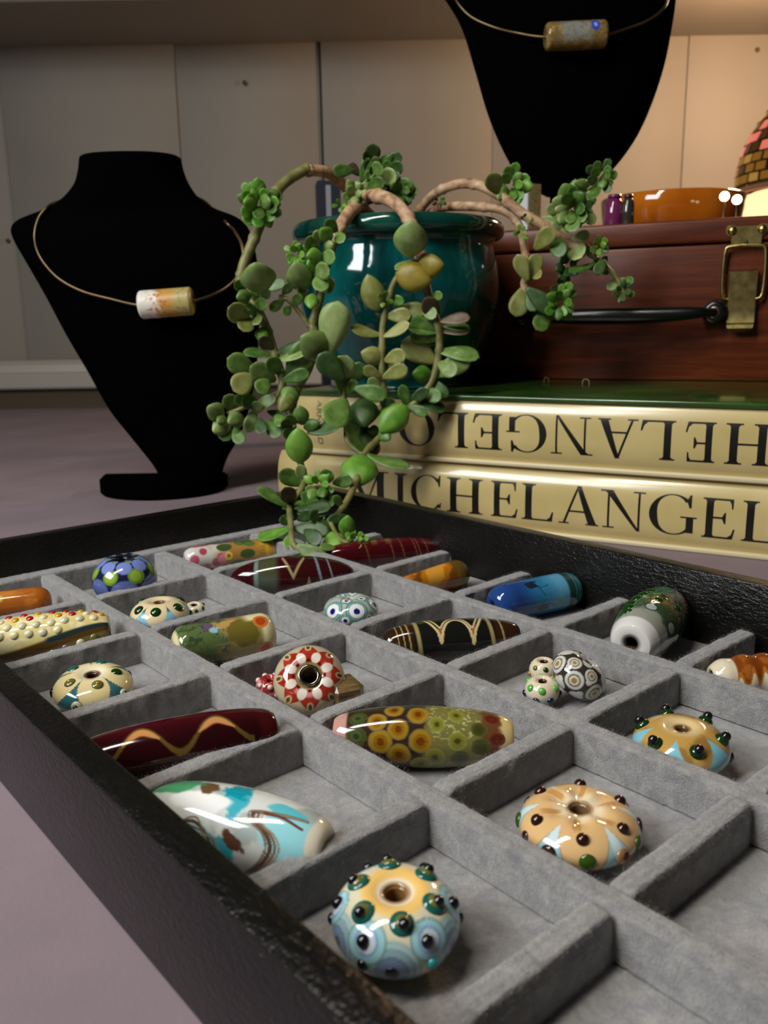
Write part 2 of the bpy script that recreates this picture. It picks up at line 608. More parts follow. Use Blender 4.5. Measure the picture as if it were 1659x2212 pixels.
def make_book(name, label, s0, s1, z0, h, depth, green_top, letters, flip, zlo, zhi):
    base = BA + Bd * s0
    bk = thing(name, label, 'book', (base[0], base[1], z0), BANG)
    L = s1 - s0
    n = 26
    zs = [h * (0.5 - 0.5 * math.cos(math.pi * i / (n - 1))) for i in range(n)]
    vs, fs = [], []
    for x in np.linspace(0, L, 14):
        for z in zs:
            vs.append((x, bulge(z, h), z))
        for z in zs[::-1]:
            vs.append((x, bulge(z, h) + 0.0012, z))
    k = 2 * n
    for i in range(13):
        for a in range(k):
            b = (a + 1) % k
            fs.append((i * k + a, (i + 1) * k + a, (i + 1) * k + b, i * k + b))
    fs.append(tuple(range(k))); fs.append(tuple(13 * k + a for a in range(k - 1, -1, -1)))
    mesh_obj('spine', vs, fs, M_JACKET, bk)
    ct = 0.0026
    box('front_cover' if green_top else 'back_cover', 0, L, -0.0042 if green_top else 0.0013, depth, h - ct, h, M_GREENJ if green_top else M_JACKET, bk, 0.0009, 3)
    box('back_cover' if green_top else 'front_cover', 0, L, -0.0042, depth, 0, ct, M_BOARD, bk, 0.0009, 3)
    box('page_block', 0.003, L - 0.003, 0.0013, depth - 0.004, ct, h - ct, M_PAGES, bk)
    for (ch, a, b) in letters:
        a -= s0; b -= s0
        bm = bmesh.new()
        for poly in glyph(ch):
            pts = []
            for (gx, gz) in poly:
                if flip:
                    gx, gz = 1 - gx, 1 - gz
                pts.append((a + gx * (b - a), 0.0, zlo + gz * (zhi - zlo)))
            try:
                bm.faces.new([bm.verts.new(p) for p in pts])
            except ValueError:
                pass
        for q in range(1, 12):
            zc = zlo + (zhi - zlo) * q / 12
            bmesh.ops.bisect_plane(bm, geom=bm.verts[:] + bm.edges[:] + bm.faces[:], plane_co=(0, 0, zc), plane_no=(0, 0, 1))
        for v in bm.verts:
            v.co.y = bulge(v.co.z, h) - 0.00013
        bmesh.ops.recalc_face_normals(bm, faces=bm.faces)
        for f in bm.faces:
            if f.normal.y > 0:
                f.normal_flip()
        me = bpy.data.meshes.new('letter'); bm.to_mesh(me); bm.free()
        me.materials.append(M_INK)
        link(bpy.data.objects.new('letter', me), bk)
    return bk


low = [('M', -0.1880, -0.1604), ('I', -0.1565, -0.1487), ('C', -0.1459, -0.127), ('H', -0.1245, -0.1032), ('E', -0.0990, -0.0836),
       ('L', -0.0820, -0.0645), ('A', -0.0617, -0.0413), ('N', -0.0406, -0.0182), ('G', -0.0169, 0.0051), ('E', 0.007, 0.022),
       ('L', 0.0244, 0.0405), ('O', 0.044, 0.066)]
upp = [('O', -0.1531, -0.1314), ('L', -0.1295, -0.1115), ('E', -0.1092, -0.0925), ('G', -0.0905, -0.0691), ('N', -0.0674, -0.0456),
       ('A', -0.0433, -0.0241), ('L', -0.0228, -0.0063), ('E', -0.0023, 0.0114), ('H', 0.0150, 0.0345), ('C', 0.038, 0.0565), ('I', 0.060, 0.068), ('M', 0.072, 0.099)]
book_low = make_book('art_book', 'cream art book lying flat at the bottom of the stack, title right way up', -0.236, 0.122, 0.0, 0.0353, 0.29, False, low, False, 0.0085, 0.0275)
book_top = make_book('art_book', 'cream art book with green cover on top of the stack, title upside down', -0.2245, 0.133, 0.0354, 0.0364, 0.29, True, upp, True, 0.0085, 0.0272)
# small publisher line across the head of the upper spine
fc = bpy.data.curves.new('small_print', 'FONT')
fc.body = 'ARNOLD'
fc.size = 0.0050
fo = bpy.data.objects.new('small_print', fc)
COL.objects.link(fo)
dg = bpy.context.evaluated_depsgraph_get()
me = bpy.data.meshes.new_from_object(fo.evaluated_get(dg))
bpy.data.objects.remove(fo)
xs = [v.co.x for v in me.vertices]; wx = max(xs)
for v in me.vertices:
    x, y = v.co.x / wx, v.co.y
    zz = 0.031 - x * 0.0255
    v.co = Vector((0.0178 + y * 0.9, bulge(zz, 0.0364) - 0.00022, zz))
me.materials.clear(); me.materials.append(M_INKGREY)
link(bpy.data.objects.new('small_print', me), book_top)
ZB = 0.0718

# ------------------------------------------------------------------ wooden case on the books
CX = np.array([0.2281, 0.5045])
CANG = math.radians(-24)
Cd = np.array([math.cos(CANG), math.sin(CANG)])
s_l, s_r = -0.210, 0.030
cbase = CX + Cd * s_l
case = thing('wooden_case', 'reddish brown wooden case with one brass latch and black handle on the books', 'case', (cbase[0], cbase[1], ZB + 0.0002), CANG)
CL, CDP = s_r - s_l, 0.20
ZC = 0.166                                  # top of case in world z


def cx(s): return s - s_l
def cz(z): return z - ZB - 0.0002


box('body', 0, CL, 0, CDP, 0, cz(0.1512), M_WOOD, case, 0.0012, 2)
box('lid', -0.0004, CL + 0.0004, -0.0004, CDP, cz(0.1522), cz(ZC), M_WOOD, case, 0.0018, 3)


def extr(name, outline, y0, y1, mat, parent, bevel=0.0003):
    bm = bmesh.new()
    f = bm.faces.new([bm.verts.new((x, y1, z)) for x, z in outline])
    r = bmesh.ops.extrude_face_region(bm, geom=[f])
    for e in r['geom']:
        if isinstance(e, bmesh.types.BMVert):
            e.co.y = y0
    bmesh.ops.recalc_face_normals(bm, faces=bm.faces)
    if bevel:
        bmesh.ops.bevel(bm, geom=[e for e in bm.edges if abs(e.verts[0].co.y - e.verts[1].co.y) < 1e-7 and e.verts[0].co.y < (y0 + y1) / 2], offset=bevel, segments=2, affect='EDGES')
    return smooth_by_angle(bm_obj(name, bm, mat, parent), 35)


def make_latch(sc):
    x0 = cx(sc)
    la = extr('latch', [(x0 + a, cz(b)) for a, b in ((-0.0105, 0.1612), (-0.0112, 0.1600), (-0.0112, 0.1570), (-0.0098, 0.1555), (-0.0082, 0.1548), (-0.0080, 0.1495), (0.0080, 0.1495), (0.0082, 0.1548), (0.0098, 0.1555), (0.0112, 0.1570), (0.0112, 0.1600), (0.0105, 0.1612), (0.0070, 0.1612), (0.0060, 0.1604), (-0.0060, 0.1604), (-0.0070, 0.1612))], -0.0020, -0.0004, M_BRASS, case)
    for dx in (-0.0080, 0.0080):
        vs, fs = lathe([(0, 0.0026), (0.0008, 0.0024), (0.0015, 0.0015), (0.0018, 0.0)], 16)
        o = mesh_obj('rivet', vs, fs, M_BRASS, la)
        o.location = (x0 + dx, -0.0020, cz(0.1582)); o.rotation_euler = (math.pi / 2, 0, 0)
    vs, fs = lathe([(0, 0.0011), (0.0002, 0.0011), (0.0002, 0.0)], 12)
    o = mesh_obj('keyhole', vs, fs, M_BLACKPL, la)
    o.location = (x0, -0.0020, cz(0.1515)); o.rotation_euler = (math.pi / 2, 0, 0)
    lp = []
    w, zt_, zb_, r = 0.0108, 0.1492, 0.1195, 0.0035
    path = [(-0.004, zb_), (-w + r, zb_), (-w, zb_ + r), (-w, zt_ - r), (-w + r, zt_), (w - r, zt_), (w, zt_ - r), (w, zb_ + r), (w - r, zb_), (0.004, zb_)]
    pp = catmull([(x0 + a, -0.0042, cz(b)) for a, b in path], 4)
    vs, fs = tube_mesh(pp, [0.00115] * len(pp), 8)
    mesh_obj('wire_loop', vs, fs, M_BRASS, la)
    # lever: bent strip
    strip = [(-0.0030, 0.1362, 0.0072), (-0.0054, 0.1352, 0.0078), (-0.0052, 0.1335, 0.0076), (-0.0056, 0.1180, 0.0072), (-0.0050, 0.1135, 0.0072), (-0.0058, 0.1080, 0.0074), (-0.0062, 0.1062, 0.0074), (-0.0082, 0.1050, 0.0074), (-0.0086, 0.1030, 0.0068), (-0.0070, 0.1010, 0.0046), (-0.0060, 0.1006, 0.0030)]
    vs, fs = [], []
    for (y, z, w_) in strip:
        for xx, yy in ((-w_, y + 0.0012), (-w_, y), (w_, y), (w_, y + 0.0012)):
            vs.append((x0 + xx, yy, cz(z)))
    for i in range(len(strip) - 1):
        for a in range(4):
            b = (a + 1) % 4
            fs.append((i * 4 + a, i * 4 + b, i * 4 + 4 + b, i * 4 + 4 + a))
    fs += [(3, 2, 1, 0), tuple(len(vs) - 4 + a for a in range(4))]
    o = mesh_obj('lever', vs, fs, M_BRASS, la)
    smooth_by_angle(o, 40)
    box('hinge_plate', x0 - 0.0080, x0 + 0.0080, -0.0036, -0.0003, cz(0.1080), cz(0.1350), M_BRASS, la, 0.0004, 1)
    return la


make_latch(-0.0175)
# handle
hz = cz(0.1123)
sa, sb = cx(-0.1483), cx(-0.0317)
hd = mesh_obj('handle', *tube_mesh(catmull([(sa, -0.010, hz), (sa + 0.008, -0.0150, hz), (sa + 0.03, -0.0160, hz - 0.0008), ((sa + sb) / 2, -0.0160, hz - 0.0010), (sb - 0.03, -0.0160, hz - 0.0008), (sb - 0.008, -0.0150, hz), (sb, -0.010, hz)], 8),
              [0.0026 + 0.0026 * math.sin(math.pi * min(max((i - 5) / 38, 0), 1)) for i in range(49)], 16), M_BLACKPL, case)
for xx in (sa, sb):
    vs, fs = lathe([(0, 0.0078), (0.003, 0.0078), (0.0075, 0.0068), (0.0095, 0.0062), (0.0098, 0.0045), (0.0094, 0.0), ], 24)
    o = mesh_obj('mount', vs, fs, M_BLACKPL, hd)
    o.location = (xx, -0.0002, hz); o.rotation_euler = (math.pi / 2, 0, 0)
    vs, fs = lathe([(0, 0.0040), (0.0006, 0.0040), (0.0011, 0.0030), (0.0012, 0.0)], 20)
    sc_ = mesh_obj('screw', vs, fs, M_STEEL, hd)
    sc_.location = (xx, -0.0099, hz); sc_.rotation_euler = (math.pi / 2, 0, 0)

# ------------------------------------------------------------------ pot and plant
PC = np.array([0.0112, 0.530])
plant = thing('potted_succulent', 'trailing jade succulent in a glazed teal pot on the book stack', 'potted plant', (PC[0], PC[1], ZB + 0.0002))
ph = 0.167 - ZB
pr = 0.0632
prof = [(0.0, 0.0), (0.0, 0.038), (0.002, 0.0405), (0.006, 0.042), (0.020, 0.0505), (0.036, 0.0570), (0.052, 0.0600), (0.064, 0.0598), (0.074, 0.0578), (0.080, 0.0566), (0.0835, 0.0572), (0.085, 0.0580),
        (ph - 0.006, 0.0575), (ph - 0.0065, 0.0535), (0.070, 0.0530), (0.060, 0.0545)]
fine = catmull([(a, b, 0) for a, b in prof], 5)
vs, fs = lathe([(q[0], max(q[1], 0)) for q in fine], 72)
pot = mesh_obj('pot', vs, fs, M_GLAZE, plant)
vs, fs = lathe([(ph - 0.0058 + 0.0052 * math.sin(a), 0.0592 + 0.0040 * math.cos(a)) for a in np.linspace(0, 2 * math.pi, 20, endpoint=False)], 72, True)
mesh_obj('rim', vs, fs, M_RIM, pot)
vs, fs = lathe([(0.0848, 0.0), (0.0846, 0.02), (0.0842, 0.04), (0.0835, 0.0534)], 40)
soil = mesh_obj('soil', vs, fs, M_SOIL, plant)
PB = np.array([PC[0], PC[1], ZB + 0.0002])


def leaf_mesh(name, fat=0.14, cup=0.10, droop=0.0, egg=False, base_w=0.16):
    nx, ny = 13, 7
    top, bot = [], []
    for i in range(nx):
        x = i / (nx - 1)
        if egg:
            wv = base_w * (1 - x) ** 3 + math.sin(math.pi * x ** 0.92) ** 0.72
        else:
            wv = base_w * (1 - x) ** 2 + 1.42 * (x ** 0.85) * max(0.0, 1 - x ** 2.6) ** 0.60
        wv = min(wv, 1.02) * 0.5
        if i == nx - 1:
            wv = 0.012
        for j in range(ny):
            t = -1 + 2 * j / (ny - 1)
            y = wv * t
            mid = cup * (t * wv * 2) ** 2 * 0.9 + droop * (x - 0.25) ** 2 - 0.02 * math.sin(math.pi * x)
            tk = fat * (math.sin(math.pi * min(1, x * 0.92 + 0.08)) ** 0.6) * math.sqrt(max(0, 1 - t * t)) * 0.5
            top.append((x, y, mid + tk)); bot.append((x, y, mid - tk * 0.9 - 0.001))
    vs = top + bot
    o = nx * ny
    fs = []
    for i in range(nx - 1):
        for j in range(ny - 1):
            a = i * ny + j
            fs.append((a, a + ny, a + ny + 1, a + 1))
            fs.append((o + a, o + a + 1, o + a + ny + 1, o + a + ny))
    for i in range(nx - 1):
        a, b = i * ny, (i + 1) * ny
        fs.append((a, o + a, o + b, b))
        a, b = i * ny + ny - 1, (i + 1) * ny + ny - 1
        fs.append((a, b, o + b, o + a))
    for j in range(ny - 1):
        fs.append((j, j + 1, o + j + 1, o + j))
        a = (nx - 1) * ny + j
        fs.append((a, o + a, o + a + 1, a + 1))
    me = bpy.data.meshes.new(name)
    me.from_pydata(vs, [], fs); me.update()
    me.polygons.foreach_set('use_smooth', [True] * len(me.polygons))
    return me


LM = {}
for c in LEAF:
    for sh, a in (('flat', (0.13, 0.14, -0.10)), ('egg', (0.50, 0.02, 0.0, True)), ('curl', (0.16, 0.16, 0.42)), ('spoon', (0.34, 0.02, 0.0))):
        m_ = leaf_mesh('leaf', *a)
        m_.materials.append(LEAF[c])
        LM[c, sh] = m_


def put_leaf(stem, b, tip_, width, color='green', shape='flat', flipn=False):
    """leaf from world point b to tip_; width in metres (apparent)"""
    b = np.array(b, float); tip_ = np.array(tip_, float)
    a = tip_ - b
    L = np.linalg.norm(a)
    view = CAM - (b + tip_) / 2; view /= np.linalg.norm(view)
    want = width / 0.80
    if want > L:                                   # foreshortened leaf: it points towards us
        a = a + view * math.sqrt(want * want - L * L) * 0.8
        L = np.linalg.norm(a)
    ad = a / L
    n0 = view - ad * np.dot(view, ad); n0 /= np.linalg.norm(n0) + 1e-9
    s0 = np.cross(n0, ad)
    W = width * 1.06
    a = a * 1.06; L *= 1.06
    if shape != 'egg' and width < 0.55 * L:
        W = 0.58 * L
        ro = math.acos(max(0.15, width / W))
        best = None
        for sg in (1, -1):
            nn = n0 * math.cos(ro) + s0 * math.sin(ro) * sg
            if best is None or nn[2] > best[2]:
                best = nn
        n0 = best
    if flipn:
        n0 = -n0
    yv = np.cross(n0, ad)
    me = LM[color, shape]
    o = bpy.data.objects.new('leaf', me)
    COL.objects.link(o)
    o.parent = stem
    mt = Matrix.Identity(4)
    th_ = min(L, W * 1.25)
    q = b - PB
    for i in range(3):
        mt[i][0] = ad[i] * L; mt[i][1] = yv[i] * W; mt[i][2] = n0[i] * th_ * 0.8; mt[i][3] = q[i]
    o.matrix_basis = mt
    return o


def make_stem(pts, r0, r1, mat):
    W = [at_y(x, y, Y) - PB for x, y, Y in pts]
    cc = catmull(W, 7)
    m = len(cc)
    rad = []
    for i in range(m):
        r = r0 + (r1 - r0) * i / (m - 1)
        if i % 11 == 5: r *= 1.22
        rad.append(r)
    vs, fs = tube_mesh(cc, rad, 9)
    return mesh_obj('stem', vs, fs, mat, plant)


def L_(stem, ox, oy, sc, rows, Y):
    """rows: (bx,by,tx,ty,width,color,shape[,dY]) in crop pixels"""
    for r in rows:
        bx, by, tx, ty, w, c = r[:6]
        shp = r[6] if len(r) > 6 else 'flat'
        yy = Y(oy + by * sc) if callable(Y) else Y
        yy += (r[7] if len(r) > 7 else 0) + rng.uniform(-0.004, 0.004)
        b = at_y(ox + bx * sc, oy + by * sc, yy)
        t = at_y(ox + tx * sc, oy + ty * sc, yy - 0.004)
        put_leaf(stem, b, t, w * (1.16 if shp == 'egg' else 1.32) * sc * yy / F_PX, c, shp)


def rosette(stem, x, y, Y, size, n, colors, flat=0.6, elong=1.0):
    c = at_y(x, y, Y)
    view = CAM - c; view /= np.linalg.norm(view)
    R_ = size * Y / F_PX
    right = np.array([1.0, 0, 0]); upv = np.cross(right, view); upv = -upv if upv[2] < 0 else upv
    for i in range(n):
        a = 2.399963 * i + rng.uniform(-0.3, 0.3)
        q = math.sqrt((i + 0.7) / n)
        d = right * math.cos(a) + upv * math.sin(a) * elong + view * rng.uniform(-0.35, 0.35)
        b = c + d * R_ * q * 0.35 + view * R_ * 0.25 * (1 - q)
        t = c + d * R_ * (0.35 + 0.75 * q) + view * R_ * (flat * (1.15 - q))
        put_leaf(stem, b, t, R_ * rng.uniform(0.52, 0.76), rng.choice(colors), rng.choice(('flat', 'flat', 'egg')))


def yhang(y):                                    # depth of the hanging shoots by image height
    return float(np.interp(y, [430, 480, 560, 800, 940, 1000, 1030, 1068, 1100, 1150, 1190, 1220], [0.485, 0.452, 0.447, 0.447, 0.440, 0.420, 0.406, 0.396, 0.388, 0.370, 0.358, 0.352]))


# --- main stems
sA0 = make_stem([(800, 470, 0.52), (765, 425, 0.515), (735, 392, 0.505), (705, 372, 0.495), (660, 368, 0.486)], 0.0036, 0.0030, M_STEMW)
sA = make_stem([(672, 366, 0.488), (655, 369, 0.485), (607, 402, 0.475), (575, 455, 0.468), (545, 525, 0.462), (525, 575, 0.458), (517, 618, 0.456)], 0.0031, 0.0026, M_STEMG)
sA2 = make_stem([(517, 610, 0.456), (545, 650, 0.452), (572, 700, 0.45), (592, 760, 0.448), (610, 820, 0.446), (600, 860, 0.444)], 0.0026, 0.0020, M_STEMG)
sB0 = make_stem([(770, 500, 0.52), (775, 445, 0.500), (805, 424, 0.482), (850, 436, 0.466), (886, 478, 0.456), (905, 535, 0.450), (913, 580, 0.448)], 0.0042, 0.0028, M_STEMW)
sB = make_stem([(913, 575, 0.448), (917, 600, 0.447), (930, 655, 0.447), (947, 710, 0.447), (948, 765, 0.447), (932, 825, 0.446), (895, 872, 0.444), (858, 905, 0.441), (820, 945, 0.437), (786, 982, 0.428), (772, 1030, 0.406), (757, 1068, 0.396), (735, 1105, 0.386), (712, 1125, 0.380)], 0.0023, 0.0016, M_STEMG)
sC0 = make_stem([(800, 470, 0.50), (770, 447, 0.478), (740, 482, 0.462), (722, 520, 0.456)], 0.0040, 0.0030, M_STEMW)
sC = make_stem([(724, 515, 0.456), (716, 535, 0.455), (700, 592, 0.452), (690, 645, 0.450), (676, 700, 0.449), (680, 745, 0.448), (668, 795, 0.447), (640, 850, 0.446), (632, 905, 0.444), (645, 985, 0.424), (660, 1035, 0.404)], 0.0026, 0.0017, M_STEMG)
sD = make_stem([(905, 560, 0.449), (872, 585, 0.447), (848, 620, 0.446), (829, 690, 0.446), (826, 760, 0.446), (826, 820, 0.446), (830, 870, 0.444), (800, 905, 0.441)], 0.0018, 0.0019, M_STEMG)
sE = make_stem([(672, 700, 0.449), (712, 765, 0.447), (745, 790, 0.446), (742, 850, 0.445), (748, 920, 0.442), (752, 955, 0.436), (786, 985, 0.427)], 0.0022, 0.0013, M_STEMG)
sF0 = make_stem([(660, 1035, 0.404), (650, 1060, 0.397), (632, 1080, 0.393), (625, 1098, 0.388)], 0.0016, 0.0016, M_STEMG)
sF = make_stem([(625, 1095, 0.388), (628, 1130, 0.377), (632, 1170, 0.364), (645, 1190, 0.359)], 0.0016, 0.0012, M_STEMG)
sG = make_stem([(700, 1100, 0.388), (712, 1125, 0.379), (735, 1165, 0.366), (765, 1175, 0.362)], 0.0012, 0.0009, M_STEMG)
sH = make_stem([(900, 470, 0.53), (915, 443, 0.525), (945, 415, 0.515), (985, 399, 0.505), (1030, 399, 0.498), (1075, 420, 0.492), (1130, 462, 0.487), (1180, 490, 0.484), (1230, 525, 0.482), (1268, 545, 0.480)], 0.0026, 0.0030, M_STEMW)
sI = make_stem([(930, 462, 0.53), (960, 447, 0.515), (1030, 446, 0.502), (1085, 453, 0.495), (1118, 480, 0.492), (1132, 530, 0.490), (1136, 590, 0.489), (1133, 620, 0.489), (1165, 655, 0.488), (1200, 680, 0.488)], 0.0030, 0.0016, M_STEMW)
sJ = make_stem([(1240, 530, 0.481), (1290, 560, 0.480), (1330, 598, 0.479), (1352, 640, 0.479)], 0.0016, 0.0010, M_STEMG)
sK = make_stem([(1160, 478, 0.486), (1200, 465, 0.484), (1245, 435, 0.482), (1290, 390, 0.481), (1305, 372, 0.481)], 0.0018, 0.0011, M_STEMG)
sM = make_stem([(775, 445, 0.50), (785, 410, 0.50), (800, 375, 0.50), (820, 345, 0.50)], 0.0024, 0.0014, M_STEMG)
sN = make_stem([(603, 640, 0.451), (625, 650, 0.450), (655, 685, 0.449), (668, 705, 0.449)], 0.0011, 0.0014, M_STEMG)

# --- leaves read from the photograph, crop at (440,700), 0.3617 px per unit
C5 = (440, 700, 0.3617)
L_(sA2, *C5, [
    (310, 290, 155, 210, 115, 'green', 'flat'), (290, 300, 190, 390, 120, 'yellow', 'flat'), (430, 190, 245, 165, 55, 'green'), (420, 150, 340, 90, 75, 'purple'),
    (430, 170, 585, 130, 60, 'dark'), (500, 330, 640, 120, 150, 'green', 'flat'), (430, 220, 600, 170, 55, 'pale'), (430, 340, 290, 260, 110, 'pale', 'flat'),
    (470, 340, 620, 290, 75, 'green'), (450, 300, 400, 210, 90, 'green'), (520, 420, 460, 520, 80, 'yellow', 'egg'), (390, 330, 330, 400, 90, 'green')], yhang)
sL = make_stem([(605, 845, 0.445), (570, 865, 0.443), (530, 880, 0.441), (490, 893, 0.440)], 0.0015, 0.0009, M_STEMG)
L_(sL, *C5, [
    (390, 570, 440, 670, 85, 'green'), (310, 500, 260, 640, 70, 'pale'), (230, 550, 150, 590, 85, 'pale', 'egg'), (115, 545, 25, 500, 92, 'pale', 'egg'), (150, 590, 60, 640, 95, 'pale', 'egg'),
    (220, 520, 130, 440, 90, 'pale'), (330, 500, 240, 440, 85, 'green'), (290, 510, 420, 440, 70, 'pale'), (380, 520, 500, 560, 60, 'dark'), (190, 610, 220, 710, 75, 'green'), (150, 600, 120, 690, 80, 'dark'),
    (250, 480, 200, 430, 70, 'green'), (130, 560, 85, 590, 60, 'pale', 'egg'), (330, 560, 350, 650, 70, 'dark'), (430, 540, 470, 600, 70, 'green'), (300, 540, 330, 470, 70, 'pale')], yhang)
L_(sC, *C5, [
    (740, 180, 590, 80, 150, 'pale', 'egg'), (590, 600, 570, 490, 80, 'green', 'egg'), (600, 620, 690, 590, 65, 'green', 'egg'), (580, 830, 560, 630, 132, 'bright', 'egg', -0.006), (620, 650, 825, 610, 80, 'dark', 'curl'),
    (530, 620, 470, 590, 70, 'dark'), (560, 640, 480, 660, 70, 'dark'), (560, 590, 490, 560, 60, 'green'), (620, 960, 450, 890, 95, 'green', 'curl'), (590, 940, 575, 845, 65, 'pale'), (770, 950, 880, 930, 75, 'green'), (550, 380, 480, 470, 90, 'green', 'egg')], yhang)
L_(sE, *C5, [
    (745, 185, 800, -120, 165, 'pale', 'spoon', -0.004), (840, 340, 695, 190, 125, 'dark', 'flat', -0.008), (810, 340, 850, 205, 130, 'pale'), (840, 350, 960, 250, 95, 'dark'), (900, 380, 1080, 430, 92, 'green', 'flat', -0.008), (835, 440, 800, 300, 55, 'green'),
    (850, 450, 760, 590, 155, 'green', 'flat', -0.008), (950, 450, 960, 605, 145, 'dark', 'egg'), (940, 600, 950, 770, 125, 'dark', 'egg'), (860, 420, 905, 340, 60, 'green'), (780, 470, 735, 600, 70, 'green'), (900, 560, 880, 640, 70, 'dark')], yhang)
L_(sB, *C5, [
    (1210, 490, 1060, 640, 135, 'bright', 'egg', -0.006), (960, 765, 825, 600, 65, 'green', 'curl'), (975, 780, 1210, 880, 65, 'green', 'curl'), (940, 790, 920, 955, 180, 'bright', 'egg', -0.004), (1050, 640, 1112, 690, 65, 'green', 'egg'), (1050, 640, 985, 640, 60, 'dark', 'egg'),
    (1220, 500, 1185, 370, 65, 'green'), (1230, 470, 1330, 395, 65, 'dark'), (1250, 450, 1435, 510, 75, 'dark'), (1220, 490, 1330, 535, 60, 'green'), (1360, 330, 1450, 430, 65, 'green'), (1360, 300, 1250, 300, 85, 'bright', 'egg'), (1380, 310, 1580, 200, 115, 'pale'),
    (1400, 160, 1635, 190, 85, 'green'), (1390, 230, 1195, 110, 130, 'yellow'), (1400, 120, 1240, 70, 75, 'green'), (1400, 50, 1230, 20, 65, 'green'), (1410, 40, 1580, 40, 55, 'purple'), (1400, 230, 1500, 290, 90, 'pale'), (1060, 470, 1140, 480, 70, 'dark'), (1150, 500, 1060, 460, 60, 'dark'),
    (1010, 650, 1020, 780, 70, 'purple'), (1300, 400, 1410, 440, 80, 'green'), (870, 1150, 750, 1170, 60, 'dark'), (830, 1090, 780, 1030, 50, 'green')], yhang)
L_(sD, *C5, [
    (1060, 65, 880, 40, 65, 'yellow', 'curl'), (1075, 75, 1230, 10, 65, 'yellow', 'curl'), (1070, 210, 945, 170, 90, 'yellow', 'egg'), (1080, 220, 1195, 180, 85, 'yellow'), (1070, 320, 1215, 260, 85, 'yellow', 'curl'), (1060, 320, 960, 265, 65, 'yellow'), (1075, 250, 1190, 230, 60, 'yellow'), (1060, 400, 990, 330, 60, 'pale')], yhang)
L_(sF, *C5, [
    (500, 1090, 330, 985, 65, 'green'), (530, 1080, 490, 985, 95, 'purple'), (470, 1100, 680, 1060, 55, 'green'), (560, 1110, 750, 1090, 75, 'dark'), (560, 1130, 740, 1130, 45, 'dark'), (520, 1140, 465, 1190, 60, 'dark'), (530, 1210, 340, 1300, 65, 'bright', 'curl'),
    (530, 1220, 735, 1235, 95, 'dark'), (530, 1250, 500, 1330, 65, 'bright'), (555, 1320, 725, 1415, 105, 'pale', 'flat', -0.004), (600, 1230, 690, 1300, 90, 'dark'), (540, 1280, 600, 1340, 60, 'dark'), (560, 1170, 640, 1130, 70, 'dark')], yhang)
L_(sG, *C5, [(760, 1250, 800, 1355, 115, 'bright', 'egg'), (850, 1265, 862, 1148, 85, 'bright', 'egg'), (890, 1320, 895, 1412, 50, 'bright', 'egg'), (800, 1340, 700, 1330, 45, 'green'), (720, 1130, 640, 1160, 80, 'dark'), (740, 1160, 700, 1260, 90, 'dark')], yhang)
rosette(sG, 440 + 912 * 0.3617, 700 + 1288 * 0.3617, 0.362, 25, 10, ['bright'])
rosette(sF0, 440 + 690 * 0.3617, 700 + 965 * 0.3617, 0.398, 36, 10, ['green', 'green', 'bright'])
L_(sF0, *C5, [(720, 1000, 745, 1090, 95, 'green'), (690, 940, 760, 890, 80, 'green'), (640, 1000, 600, 1050, 70, 'green')], yhang)
# --- crop at (440,300)
C4 = (440, 300, 0.3617)
rosette(sA, 440 + 335 * 0.3617, 300 + 385 * 0.3617, 0.464, 46, 24, ['bright', 'green', 'bright'])
L_(sA, *C4, [(340, 905, 310, 752, 165, 'pale', 'egg', -0.006)], yhang)
L_(sA2, *C4, [(280, 930, 200, 950, 70, 'green', 'egg'), (290, 950, 330, 900, 60, 'green', 'egg'), (280, 990, 245, 1030, 85, 'pale', 'egg'), (270, 1080, 158, 1015, 110, 'yellow'), (290, 1040, 320, 1100, 75, 'pale'), (270, 1060, 240, 1140, 90, 'yellow'), (350, 1130, 345, 1210, 65, 'bright', 'egg'), (340, 900, 480, 860, 65, 'green'),
                (300, 1000, 370, 980, 70, 'green'), (250, 900, 190, 860, 60, 'green'), (330, 950, 390, 910, 60, 'pale')], yhang)
L_(sN, *C4, [(480, 960, 400, 1020, 55, 'green'), (520, 1000, 480, 1045, 50, 'green'), (540, 1000, 570, 930, 60, 'green'), (470, 930, 520, 870, 50, 'green')], yhang)
L_(sC, *C4, [(800, 560, 735, 490, 65, 'green'), (760, 600, 700, 540, 75, 'bright', 'egg'), (690, 640, 610, 620, 85, 'pale'), (720, 650, 770, 630, 65, 'pale', 'egg'), (700, 690, 620, 700, 70, 'bright', 'egg'), (700, 700, 775, 710, 80, 'green'), (690, 740, 620, 750, 75, 'bright', 'egg'), (600, 900, 545, 745, 125, 'pale', 'egg'),
               (660, 800, 740, 780, 90, 'pale'), (680, 860, 775, 880, 90, 'green'), (640, 860, 690, 840, 60, 'green'), (620, 900, 570, 930, 70, 'green'), (650, 930, 640, 1010, 70, 'bright', 'egg'), (790, 560, 830, 610, 60, 'green'), (700, 590, 660, 560, 60, 'pale', 'egg'), (680, 700, 650, 640, 60, 'bright'), (700, 800, 700, 900, 90, 'green')], yhang)
rosette(sC, 440 + 555 * 0.3617, 300 + 685 * 0.3617, 0.450, 26, 10, ['bright'])
L_(sB, *C4, [(1230, 700, 1240, 498, 155, 'pale', 'egg', -0.006), (1150, 800, 1352, 850, 135, 'golden', 'egg', -0.004), (1280, 770, 1425, 750, 110, 'golden', 'egg'), (1260, 720, 1150, 790, 50, 'pale', 'curl'), (1400, 1080, 1330, 960, 95, 'purple'), (1410, 1090, 1582, 1065, 65, 'purple'), (1410, 1110, 1582, 1130, 50, 'green'),
               (1390, 1150, 1228, 1090, 95, 'green'), (1400, 1200, 1240, 1170, 75, 'green'), (1300, 1000, 1380, 1060, 70, 'pale'), (1360, 950, 1420, 930, 50, 'green'), (1300, 760, 1340, 690, 60, 'purple')], yhang)
